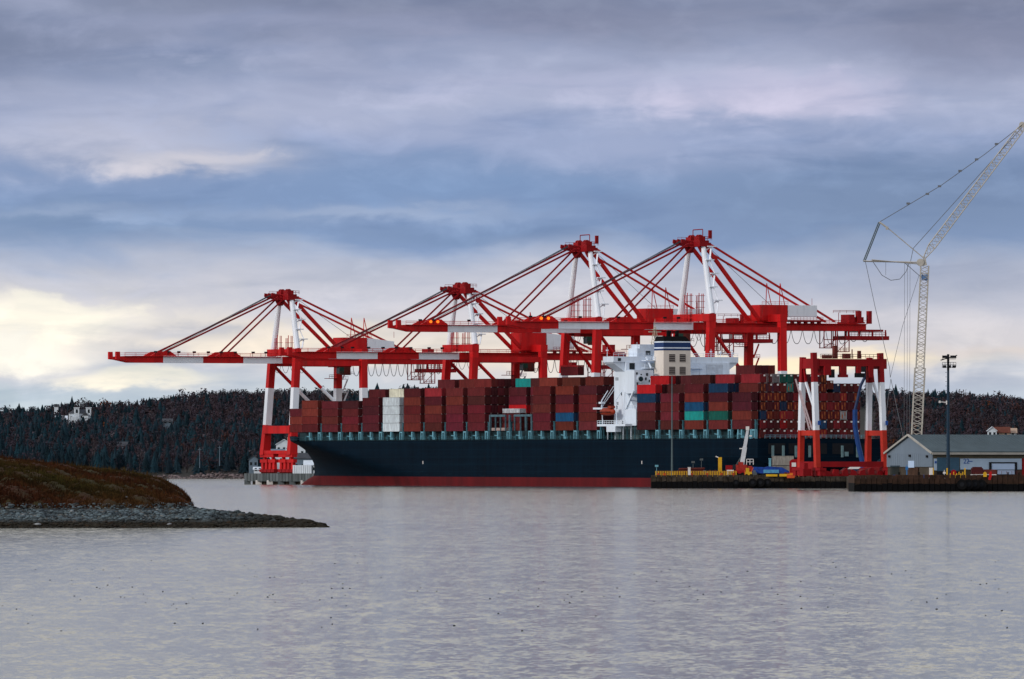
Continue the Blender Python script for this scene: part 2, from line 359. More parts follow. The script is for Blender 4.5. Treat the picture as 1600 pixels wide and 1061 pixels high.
def make_woods():
    kinds = [conifer(i) for i in range(4)] + [bare(10+i) for i in range(5)] + [bare(30, 90, .07)]
    tv, tt = trunk_mesh()
    n = 15000
    D = DS + 6 + (DR + 60 - DS)*rng.random(n)**.9; px = rng.uniform(-120, 1720, n)
    keep = (px < 700) | (px > 1370) | (D > DR-130)
    D = D[keep]; px = px[keep]; n = len(D)
    X = (px-800)/F*D; Z = hill_z(X, D)
    patch = np.sin(X*.020+1.3)+np.sin(D*.019+X*.011)+.8*np.sin(X*.055+D*.04) + rng.normal(0, .9, n)
    f = (D-DS)/(DR-DS)
    left = px < 700
    pc = np.where(left, .80 - .60*f, .16) 
    con = (rng.random(n) < np.clip(pc + .18*patch*(left*1.0), .04, .95)) | ((f > .97) & (rng.random(n) < .28))
    kind = np.where(con, rng.integers(0, 4, n), rng.integers(4, 9, n))
    H = np.where(con, rng.uniform(6, 12.0, n)*np.where(f > .9, .72, 1), rng.uniform(6, 10.0, n)*np.where(f > .9, .85, 1)) * np.where(rng.random(n) < .04, 1.3, 1)
    wd = np.where(con, rng.uniform(.9, 1.7, n), rng.uniform(1.0, 1.8, n))
    col = np.zeros((n, 3))
    cg = np.array([.0085, .0245, .0330]);  # conifer tone, with the bluish lift of distance haze mixed in
    pal = np.array([[.046,.034,.044], [.052,.031,.037], [.036,.033,.043], [.062,.030,.027], [.068,.058,.066]])
    for i in range(n):
        if con[i]: col[i] = cg*rng.uniform(.6, 1.7)*np.array([rng.uniform(.8, 1.5), 1, 1])
        else:
            p = [.36, .20, .26, .05, .13] if left[i] else [.28, .32, .16, .14, .10]
            col[i] = pal[rng.choice(5, p=p)]*rng.uniform(.75, 1.25)
    orange = (~con) & (rng.random(n) < .006); col[orange] = np.array([.18, .055, .018])*rng.uniform(.6, 1.1, (orange.sum(), 1)); kind[orange] = 9
    keep = np.ones(n, bool)
    for cx, cd, wx, dd in CLEAR: keep &= ~((abs(px-cx) < wx) & (D > cd-dd*2.2) & (D < cd+dd))
    vis = keep & (((px > 0) & (px < 500)) | ((px > 1385) & (px < 1600)))
    idx = np.where(vis)[0]
    near = idx[np.argsort(D[idx])][:170]
    ridge = idx[(f[idx] > .95) & (f[idx] < 1.06)]; ridge = ridge[np.argsort(-H[ridge])][:128]
    single = np.zeros(n, bool); single[near] = True; single[ridge] = True
    rot = rng.uniform(0, 6.283, n)
    AV = []; AT = []; AC = []; base = 0
    for k in range(10):
        kv, kt = kinds[k]
        ii = np.where(keep & ~single & (kind == k))[0]
        if not len(ii): continue
        c, s_ = np.cos(rot[ii])[:, None], np.sin(rot[ii])[:, None]; h = H[ii][:, None]; q = (H*wd)[ii][:, None]
        if k >= 4: kv2 = np.vstack([kv, tv]); kt2 = np.vstack([kt, tt+len(kv)])
        else: kv2, kt2 = kv, kt
        VX = (kv2[:, 0]*c - kv2[:, 1]*s_)*q + X[ii][:, None]; VY = (kv2[:, 0]*s_ + kv2[:, 1]*c)*q + D[ii][:, None]; VZ = kv2[:, 2][None]*h + Z[ii][:, None] - .3
        AV.append(np.stack([VX, VY, VZ], 2).reshape(-1, 3))
        AT.append((kt2[None] + (np.arange(len(ii))*len(kv2))[:, None, None] + base).reshape(-1, 3)); base += len(ii)*len(kv2)
        cc = np.repeat(col[ii][:, None, :], len(kv2), 1)
        if k >= 4: cc[:, len(kv):, :] = np.array([.12, .10, .10])
        AC.append(cc.reshape(-1, 3))
    o = npmesh('woods', np.vstack(AV), np.vstack(AT), FOL_A, col=np.vstack(AC))
    tag(o, 'dense mixed wood covering the far hillside behind the single trees', 'woodland', kind='stuff')
    cm = {}
    tm = npmesh('trunk', tv, tt, BARK); tm_me = tm.data; bpy.data.objects.remove(tm)
    for k in range(10):
        q = npmesh('crown', kinds[k][0], kinds[k][1], FOL_O); cm[k] = q.data; bpy.data.objects.remove(q)
    gl = {(0, 1): ('evergreen_tree', 'dark evergreen tree standing on the crest of the far hill', 'evergreen trees along the hill crest'),
          (0, 0): ('evergreen_tree', 'dark evergreen tree near the far shore below the hill', 'evergreen trees near the far shore'),
          (1, 1): ('bare_tree', 'purplish brown bare tree on the crest of the far hill', 'bare trees along the hill crest'),
          (1, 0): ('bare_tree', 'purplish brown bare tree near the far shore below the hill', 'bare trees near the far shore'),
          (2, 1): ('autumn_tree', 'small orange autumn tree on the crest of the far hill', 'orange trees along the hill crest'),
          (2, 0): ('autumn_tree', 'small orange autumn tree near the far shore', 'orange trees near the far shore')}
    for i in np.where(single)[0]:
        typ = 0 if kind[i] < 4 else (2 if kind[i] == 9 else 1); nm, lb, gr = gl[(typ, int(f[i] > .5))]
        e = empty(nm, (X[i], D[i], Z[i]-.3), rot[i]); e.scale = (H[i]*wd[i], H[i]*wd[i], H[i]); tag(e, lb, 'tree', gr)
        a = bpy.data.objects.new('crown', cm[int(kind[i])]); COL.objects.link(a); a.parent = e; a.color = (*col[i], 1)
        b = bpy.data.objects.new('trunk', tm_me); COL.objects.link(b); b.parent = e
make_woods()

# ------------------------------------------------------------------ far houses
ROOF = mat('dark_shingle', (.06, .065, .075), .8, .3, .5); HW = mat('white_clapboard', (.62, .68, .74), .6, .15, .5); HB = mat('blue_grey_siding', (.13, .18, .23), .6, .2, .5)
TANW = mat('tan_siding', (.42, .30, .22), .7, .2, .5); RROOF = mat('rust_roof', (.25, .06, .03), .8, .3, .5)
def gable(mbw, mbr, x0, x1, y0, y1, z0, z1, rh, ov=.5, along='x'):
    mbw.box(x0, x1, y0, y1, z0, z1)
    if along == 'x':
        ym = (y0+y1)/2; mbw.quadbox([(x0+.02,y0+.02,z1),(x0+.02,y1-.02,z1),(x0+.02,ym,z1+rh-.05)], [(x1-.02,y0+.02,z1),(x1-.02,y1-.02,z1),(x1-.02,ym,z1+rh-.05)])
        for sy in (y0-ov, y1+ov):
            k = rh*ov/((y1-y0)/2)
            mbr.quadbox([(x0-ov,sy,z1-k),(x0-ov,ym,z1+rh),(x0-ov,ym,z1+rh+.25),(x0-ov,sy,z1-k+.25)], [(x1+ov,sy,z1-k),(x1+ov,ym,z1+rh),(x1+ov,ym,z1+rh+.25),(x1+ov,sy,z1-k+.25)])
    else:
        xm = (x0+x1)/2; mbw.quadbox([(x0+.02,y0+.02,z1),(x1-.02,y0+.02,z1),(xm,y0+.02,z1+rh-.05)], [(x0+.02,y1-.02,z1),(x1-.02,y1-.02,z1),(xm,y1-.02,z1+rh-.05)])
        for sx in (x0-ov, x1+ov):
            k = rh*ov/((x1-x0)/2)
            mbr.quadbox([(sx,y0-ov,z1-k),(xm,y0-ov,z1+rh),(xm,y0-ov,z1+rh+.25),(sx,y0-ov,z1-k+.25)], [(sx,y1+ov,z1-k),(xm,y1+ov,z1+rh),(xm,y1+ov,z1+rh+.25),(sx,y1+ov,z1-k+.25)])
def house(px, D, y_base, wdt, dep, hgt, rh, label, wm=HW, rm=ROOF, along='x', rz=0, nwin=3, chim=False):
    z = Zy(y_base, D); e = empty('house', at(px, D, z), rz); tag(e, label, 'house')
    w_, r_ = MB(), MB(); gable(w_, r_, -wdt/2, wdt/2, -dep/2, dep/2, -6, hgt, rh, .5, along)
    w_.build('wall', wm, e); ro = r_.build('roof', rm, e)
    if chim: MB().box(wdt*.2, wdt*.2+.8, -.4, .4, hgt, hgt+rh+1.2).build('chimney', TANW, ro)
    fl = max(1, int(hgt/3))
    for k in range(fl):
        for i in range(nwin):
            x = -wdt/2 + wdt*(i+.5)/nwin
            wi = MB().box(x-.55, x+.55, -dep/2-.09, -dep/2-.02, 1+k*3, 2.5+k*3).build('window', GLS, e)
    return e
def mansion():
    D = 5000; z = Zy(664, D); e = empty('mansion', at(125, D, z), .1)
    tag(e, 'large white mansion with two square towers high on the wooded hill', 'house')
    w_ = MB(); w_.box(-6, 5.4, -4, 4, -6, 6.4).box(-5.2, -2.2, -5.5, -4, -6, 4.6).box(1.0, 4.2, -6, -4, -6, 5.2); w_.build('wall', HW, e)
    r_ = MB(); r_.quadbox([(-6.4,-4.4,6.4),(5.8,-4.4,6.4),(5.8,4.4,6.4),(-6.4,4.4,6.4)], [(-3,-1,8.6),(3,-1,8.6),(3,1,8.6),(-3,1,8.6)])
    r_.prism([(.7,5.2),(4.5,5.2),(2.6,7.2)], -6.2, -4.2); r_.build('roof', ROOF, e)
    for x0 in (-3.4, 3.2):
        t_ = MB().box(x0, x0+2.7, -5.2, -2, -2, 9.3).box(x0-.2, x0+2.9, -5.4, -1.8, 9.3, 9.7).build('tower', HW, e)
        MB().box(x0+.8, x0+1.9, -5.29, -5.22, 6.6, 8.6).build('window', GLS, t_)
    for x, zz in ((-5.4,3.2),(-5.0+.3,.6),(-1.6,3.6),(-1.6,.8),(.2,3.6),(.2,.8)):
        y = -5.59 if -5.2 < x < -3 else -4.09
        MB().box(x, x+.9, y, y+.07, zz, zz+1.6).build('window', GLS, e)
    MB().box(-2, 1, -6.5, -4.1, -6, .2).build('porch', HW, e)
mansion()
house(88, 5080, 638.5, 2.2, 3, 1.5, .8, 'tiny pale cottage high left of the white mansion', nwin=1)
house(96, 4960, 661, 6, 5, 2.2, 1.6, 'low pale roofed bungalow just left of the white mansion', HB, HW, nwin=2)
house(132, 4640, 719, 2.4, 3, 4.2, 1.2, 'narrow white boathouse low on the hillside above the grassy point', nwin=1)
house(190, 4700, 704, 7, 5, 2.6, 1.8, 'blue-grey cottage halfway down the left hillside', HB, ROOF, nwin=2)
house(262, 4860, 664, 5, 4, 2.0, 1.2, 'small blue-grey house among trees right of the mansion', HB, ROOF, nwin=2)
house(396, 4530, 730, 4.5, 4, 4.0, 1.8, 'blue-grey gabled house left of the leftmost crane leg', HB, ROOF, 'y', nwin=2)
house(403, 4526, 739, 4, 4, 1.8, 1.0, 'low white cottage at the shore left of the leftmost crane', HW, HW, nwin=2)
house(430, 4540, 724, 9, 6, 5.0, 2.0, 'pale blue house seen between the leftmost crane legs', HW, HB, nwin=3)
house(444, 4560, 716, 8, 6, 7.0, 2.4, 'tall white three-storey house between the leftmost crane legs', HW, HW, 'y', nwin=3, chim=True)
house(463, 4540, 722, 9, 7, 7.0, 3.0, 'white gabled house just right of the leftmost crane', HW, HB, 'y', nwin=3)
house(474, 4530, 733, 10, 7, 5.5, 2.4, 'grey-blue house under the ship bow overhang', HB, ROOF, nwin=3)
house(485, 4526, 738, 6, 6, 3.8, 2.0, 'small white house nearest the ship bow', HW, HW, nwin=2)
house(1550, 4640, 683, 4.5, 4, 3.4, 1.8, 'white house on the hill behind the warehouse roof', HW, HW, 'y', nwin=2)
house(1565, 4646, 683, 8, 5, 2.6, 2.4, 'rust-roofed tan house on the hill behind the warehouse', TANW, mat('dull_rust_roof', (.13, .04, .025), .8, .3, .5), nwin=2)
house(1577, 4650, 683, 7, 5, 2.4, 2.0, 'pale low house right of the rust-roofed house on the hill', HW, TANW, nwin=2)
def far_poles():
    for k, (px, y0, y1) in enumerate(((312, 725, 700), (343, 722, 697))):
        z0, z1 = Zy(y0+6, 4600), Zy(y1, 4600)
        tag(MB().tube((0,0,0), (0,0,z1-z0), .22, .12, 5).box(-.9,.9,-.1,.1,z1-z0-1,z1-z0-.8).build('utility_pole', HB), ['pale utility pole low on the far hillside, left one of two', 'pale utility pole low on the far hillside, right one of two'][k], 'pole', 'utility poles on the far hillside').location = at(px, 4515, z0)
far_poles()
def rocks(name, pts, sizes, cols, m, squash=.6):
    t_ = (1+5**.5)/2
    iv = np.array([(-1,t_,0),(1,t_,0),(-1,-t_,0),(1,-t_,0),(0,-1,t_),(0,1,t_),(0,-1,-t_),(0,1,-t_),(t_,0,-1),(t_,0,1),(-t_,0,-1),(-t_,0,1)])/1.9
    it = np.array([(0,11,5),(0,5,1),(0,1,7),(0,7,10),(0,10,11),(1,5,9),(5,11,4),(11,10,2),(10,7,6),(7,1,8),(3,9,4),(3,4,2),(3,2,6),(3,6,8),(3,8,9),(4,9,5),(2,4,11),(6,2,10),(8,6,7),(9,8,1)])
    n = len(pts); J = rng.uniform(.65, 1.25, (n, 12, 1)); sc = np.stack([rng.uniform(.8,1.5,n), rng.uniform(.8,1.3,n), rng.uniform(.7,1.1,n)*squash], 1)
    V = iv[None]*J*sc[:, None, :]*np.asarray(sizes)[:, None, None]
    a = rng.uniform(0, 6.28, n)[:, None]; X = V[..., 0]*np.cos(a)-V[..., 1]*np.sin(a); Y = V[..., 0]*np.sin(a)+V[..., 1]*np.cos(a)
    V = np.stack([X, Y, V[..., 2]], 2) + np.asarray(pts)[:, None, :]
    T = (it[None] + (np.arange(n)*12)[:, None, None]).reshape(-1, 3)
    return npmesh(name, V.reshape(-1, 3), T, m, col=np.repeat(np.asarray(cols)[:, None, :], 12, 1).reshape(-1, 3))
def far_rocks():
    n = 1500; px = rng.uniform(-100, 640, n); D = rng.uniform(4485, 4522, n); X = (px-800)/F*D
    z = np.maximum(0, hill_z(X, D)) + rng.uniform(0, 1.2, n)*(1+np.sin(px*.06))*(px > 255)*(px < 392)
    c = np.array([[.20, .155, .15]])*rng.uniform(.5, 1.3, (n, 1))
    tag(rocks('shore_rocks', np.stack([X, D, z], 1), rng.uniform(.3, 1.1, n), c, FOL_A), 'pale rocks along the far shoreline', 'rocks', kind='stuff')
far_rocks()

# ------------------------------------------------------------------ grassy headland and stony spit (near left)
def headland():
    WL = 1000.0
    tpx = [-200, 0, 49, 130, 208, 253, 279, 295, 303, 330]; tpy = [700, 713, 719, 727.6, 737, 747, 761, 777, 794, 799]
    def hz(X, Y):
        px = 800 + X/Y*F
        top = CAMZ + (HZ - np.interp(px, tpx, tpy)-3.5)*1060/F          # crown of the bank
        bt = np.interp(px, [-200, 302, 400, 500, 508, 520], [2.1, 2.1, 1.35, .45, .15, -.6])
        wl = np.interp(px, [-200, 300, 500, 520], [0, 2, 12, 14]) + 1.5*np.sin(X*.6) + .8*np.sin(X*1.7)
        d = Y - WL - wl
        w_ = np.interp(px, [0, 302, 420, 508], [16, 16, 14, 5])
        beach = bt*np.clip(d/w_, -1, 1)**1.0
        beach = np.where(px > 302, bt*(1-np.clip(np.abs(d-w_)/w_, 0, 2)), beach)
        beach = np.where(px > 509, -1.0, np.maximum(beach, -1.0))
        g = np.clip((d-14)/(46), 0, 1)
        bank = (top-2.1)*np.sin(np.clip(g, 0, 1)*math.pi/2)**.75
        bank = np.where(px < 302, np.maximum(bank, 0), 0)
        z = beach + bank*np.clip((302-px)/8, 0, 1)
        pool = np.where(z < .9, .5*np.maximum(0, np.sin(X*.55+.8*np.sin(X*.21))*np.sin(Y*.5+X*.25)-.25), 0)
        z = z-pool
        back = np.clip((Y-1061)/34, 0, 1)
        return z*(1-back) - 1.5*back
    xs = np.linspace(-110, -17, 280); ys = np.linspace(990, 1190, 150)
    XX, YY = np.meshgrid(xs, ys); ZZ = hz(XX, YY)
    ZZ = ZZ + np.where(ZZ > 2.3, .20*np.sin(XX*.9+1)*np.sin(YY*.5)+.14*np.sin(XX*2.3+YY*1.1)+.1*np.sin(XX*4.1-YY*2.3), 0)
    V = np.stack([XX.ravel(), YY.ravel(), ZZ.ravel()], 1); nx, ny = len(xs), len(ys)
    i, j = np.meshgrid(np.arange(nx-1), np.arange(ny-1)); a = (j*nx+i).ravel()
    m = bpy.data.materials.new('headland_soil'); m.use_nodes = True; t = NT(m.node_tree); t.n.clear()
    gp = t.node('ShaderNodeNewGeometry').outputs['Position']; z = t.node('ShaderNodeSeparateXYZ', {0: gp}).outputs[2]
    grass = t.mix(t.m('MULTIPLY_ADD', t.m('SUBTRACT', t.noise(gp, .12, 4, .6), .5), 4, .4, clamp=True), (.035, .012, .006, 1), (.028, .025, .008, 1))
    shing = t.mix(t.noise(gp, 1.5, 4, .7), (.02, .02, .018, 1), (.09, .10, .10, 1))
    c = t.mix(t.m('MULTIPLY', t.m('SUBTRACT', z, 1.9), 3, clamp=True), shing, grass)
    wet = t.m('MULTIPLY', t.m('SUBTRACT', .9, z), 3, clamp=True); c = t.mix(wet, c, (.018, .015, .010, 1))
    b = t.node('ShaderNodeBsdfPrincipled', {'Base Color': c, 'Roughness': .95, 'Specular IOR Level': .1}); t.node('ShaderNodeOutputMaterial', {'Surface': b.outputs[0]})
    tag(npmesh('headland', V, np.stack([a, a+1, a+1+nx, a+nx], 1), m, smooth=True), 'low grassy headland with a stony spit reaching into the water', 'headland', kind='structure')
    # grass
    n = 70000; X = rng.uniform(-100, -32, n); Y = rng.uniform(1010, 1070, n); px = 800+X/Y*F; Z = hz(X, Y)
    ok = (Z > 2.15) & (px < 303); X, Y, Z = X[ok], Y[ok], Z[ok]; n = len(X)
    nb = 4; h = rng.uniform(.12, .38, (n, nb))*(1+1.4*(rng.random((n, 1)) < .04)); a = rng.uniform(0, 6.28, (n, nb)); le = rng.uniform(0, .3, (n, nb))
    cx = X[:, None]+rng.uniform(-.2, .2, (n, nb)); cy = Y[:, None]+rng.uniform(-.2, .2, (n, nb)); cz = np.repeat(Z[:, None]-.05, nb, 1)
    wv = .05; V = np.stack([np.stack([cx-wv, cy, cz], 2), np.stack([cx+wv, cy+wv*.5, cz], 2), np.stack([cx+le*np.cos(a), cy+le*np.sin(a), cz+h], 2)], 2).reshape(-1, 3)
    T = np.arange(len(V)).reshape(-1, 3)
    pat = np.clip(.5+.5*np.sin(X*.10+2)*np.sin(Y*.14)+.35*np.sin(X*.31+Y*.2)+rng.normal(0, .18, n), 0, 1)
    hi = np.clip((Z-3)/3, 0, 1)
    pat = pat*(.3+.5*np.exp(-((Z-5.0)/1.3)**2)+.25*hi)
    c = np.array([.062, .018, .007])[None]*(1-pat[:, None]) + np.array([.046, .043, .009])[None]*pat[:, None]
    c = c*(.55+.75*np.clip(.5+.5*np.sin(X*.23+1.2*np.sin(Y*.16))*np.sin(Y*.31+.8*np.sin(X*.11)), 0, 1))[:, None]
    c = np.repeat((c*rng.uniform(.45, 1.5, (n, 1)))[:, None, :], nb*3, 1).reshape(-1, 3)
    tag(npmesh('grass', V, T, FOL_A, col=c), 'rust-brown and olive autumn grass on the near headland', 'grass', kind='stuff')
    # shingle
    n = 16000; px = np.where(rng.random(n) < .75, rng.uniform(-60, 330, n), rng.uniform(300, 512, n)); Y = rng.uniform(1000, 1034, n); X = (px-800)/F*Y; Z = hz(X, Y)
    ok = (Z > -.12) & (Z < 2.6); X, Y, Z, px = X[ok], Y[ok], Z[ok], px[ok]; n = len(X)
    sz = rng.uniform(.06, .17, n)*(1+1.8*rng.random(n)**6)*np.where(px > 330, 1.3, 1)
    wet = np.clip((Z-.45)/.5, 0, 1)[:, None]*np.clip((430-px)/110, .12, 1)[:, None]
    c = np.array([.026, .022, .015])[None]*(1-wet) + wet*np.array([.085, .110, .116])[None]*rng.uniform(.22, 1.9, (n, 1))
    tint = rng.random((n, 1)); c = c*np.where(tint < .12, np.array([[1.3, 1.0, .85]]), 1)
    tag(rocks('shingle', np.stack([X, Y, Z+.05], 1), sz, c, FOL_A), 'grey and blue-green stones of the beach below the grass bank', 'stones', kind='stuff')
    lab = ['biggest pale boulder on the stony beach, far left', 'pale boulder on the stony beach below the left of the bank', 'flat pale rock at the waterline left of the beach middle', 'dark boulder at the waterline near the beach middle',
           'rounded grey boulder high on the beach near the bank end', 'white rock lying in the grass of the bank', 'flat white rock at the waterline where the spit begins', 'long flat pale rock at the waterline on the spit', 'dark weedy rock out at the spit tip']
    for (px_, y_, s_), L in zip(((36, 806, .30), (112, 800, .28), (58, 820.5, .42), (132, 818, .4), (246, 797, .28), (198, 778, .22), (265, 820.5, .34), (340, 817.5, .42), (503, 818.5, .45)), lab):
        Ys = np.linspace(1001, 1050, 200); zz = hz((px_-800)/F*Ys, Ys); yy = HZ-(zz-CAMZ)*F/Ys; k = int(np.argmin(abs(yy-y_)))
        cc = np.array([[.02, .018, .013]]) if 'dark' in L else np.array([[.30, .31, .31]])
        o = rocks('boulder', [(0, 0, 0)], [s_], cc, FOL_A, .5); o.location = ((px_-800)/F*Ys[k], Ys[k], zz[k]+.08); tag(o, L, 'rock', 'boulders on the beach')
headland()
def weed():
    n = 230; y = rng.uniform(845, 1045, n)*.45 + rng.choice([860, 866, 905, 940], n)*.55; px = rng.uniform(0, 1600, n); D = CAMZ*F/(y-HZ)
    X = (px-800)/F*D
    tag(rocks('floating_weed', np.stack([X, D, np.full(n, .02)], 1), rng.uniform(.02, .055, n), np.full((n, 3), .05), FOL_A, .7), 'dark scraps of weed floating on the water', 'seaweed', kind='stuff')
weed()

# ------------------------------------------------------------------ quay and piers
QZ = 3.4
def quay():
    poly = [P(440, 44), P(440, 230), P(-60, 230)]
    pa0 = at(1017, 2675); pa1 = at(1337, 2675+.464/.886*(at(1337, 2675).x-pa0.x)*.5)
    pb0 = at(1336, 2360); pb1 = at(1760, 2395)
    outer = [P(442, 44), P(442, 260), P(-30, 330), Vector((420, 2700, 0)), Vector((360, 2420, 0)), pb1, pb0, Vector((pb0.x+10, pa1.y, 0)), pa1, pa0, Vector((pa0.x+2, pa0.y+38, 0)), P(-62, -6), P(-62, 44)]
    mb = MB(); mb.quadbox([(p.x, p.y, -4) for p in outer], [(p.x, p.y, QZ) for p in outer])
    o = mb.build('quay', [CONC, ASPH]); 
    for p in o.data.polygons:
        if p.normal.z > .9: p.material_index = 1
    tag(o, 'long concrete quay and container yard beside the ship', 'quay', kind='structure')
    # concrete skirt at the far end, under the leftmost crane
    for k in range(11):
        t_ = 441 - k*4.6
    return outer
OUT = quay()
def quay_trim():
    # facing slabs with gaps at the left end of the terminal
    e = empty('pier_apron', P(442, 43.6)); tag(e, 'grey slatted concrete pier end under the leftmost crane', 'pier')
    mb = MB()
    for k in range(26):
        t_ = 445 - k*2.55
        mb.quadbox([tuple(P(t_, 42.2)-P(442,43.6)+Vector((0,0,z))) for z in (1.1, 3.9)] + [tuple(P(t_-2.2, 42.2)-P(442,43.6)+Vector((0,0,z))) for z in (3.9, 1.1)],
                   [tuple(P(t_, 43.9)-P(442,43.6)+Vector((0,0,z))) for z in (1.1, 3.9)] + [tuple(P(t_-2.2, 43.9)-P(442,43.6)+Vector((0,0,z))) for z in (3.9, 1.1)])
    mb.build('panel', CONG, e)
    for k in range(7):
        t_ = 444 - k*9
        MB().box(-1.1, 1.1, -.9, .9, -4.5, 1.1).build('pile', PLT if k in (1, 2, 5) else CONG, e).location = P(t_, 43)-P(442, 43.6)+Vector((0, 0, .4))
    # white sheet-piled wall right of the crane
    o = MB(); ta, tb2 = Tx(488, 43.3), Tx(459, 43.3); Lw = tb2-ta
    for k in range(10): o.box(k*Lw/10, k*Lw/10+Lw/14, .05, .6, 0, 4.6)
    o.box(0, Lw, -.4, 0, 0, 4.3, 1)
    w_ = o.build('barrier_wall', [HW, TEAL]); w_.location = P(ta, 43.3, 2.2); w_.rotation_euler.z = UANG
    tag(w_, 'white ribbed barrier wall between the leftmost crane and ship bow', 'wall')
    # timber facing on the near pier
    pb0, pb1 = OUT[6], OUT[5]
    for nm, a, b, n, z1, m, lb in (('pier_facing', OUT[9], OUT[8], 40, 3.9, CONC, 'mottled stone pier face below the yellow railing'), ('pier_facing', pb0, pb1, 52, 4.3, WOODM, 'brown timber kerb and pier face below the warehouse')):
        e = empty(nm, (a.x, a.y, 0)); tag(e, lb, 'pier')
        L = (b-a).length; d = (b-a).normalized(); nrm = Vector((d.y, -d.x, 0)); m1, m2 = MB(), MB()
        for k in range(n):
            s0, s1 = L*k/n+.1, L*(k+1)/n-.1; p, q = d*s0, d*s1; j = random.uniform(0, .12)
            m1.quadbox([tuple(p+nrm*(.3+j)), tuple(q+nrm*(.3+j)), tuple(q), tuple(p)], [tuple(v_+Vector((0,0,1.9+random.uniform(-.3,.3)))) for v_ in (p+nrm*(.3+j), q+nrm*(.3+j), q, p)])
            m2.quadbox([tuple(v_+Vector((0,0,2.0))) for v_ in (p+nrm*(.2+j), q+nrm*(.2+j), q, p)], [tuple(v_+Vector((0,0,z1+random.uniform(-.1,.1)))) for v_ in (p+nrm*(.2+j), q+nrm*(.2+j), q, p)])
        if n == 52: m1.box(-.25, .02, -.2, 40, -.5, 2.2); m2.box(-.22, .02, -.2, 40, 2.2, z1-.1)
        m1.build('pile_row', BLK, e); m2.build('kerb', m, e)
quay_trim()

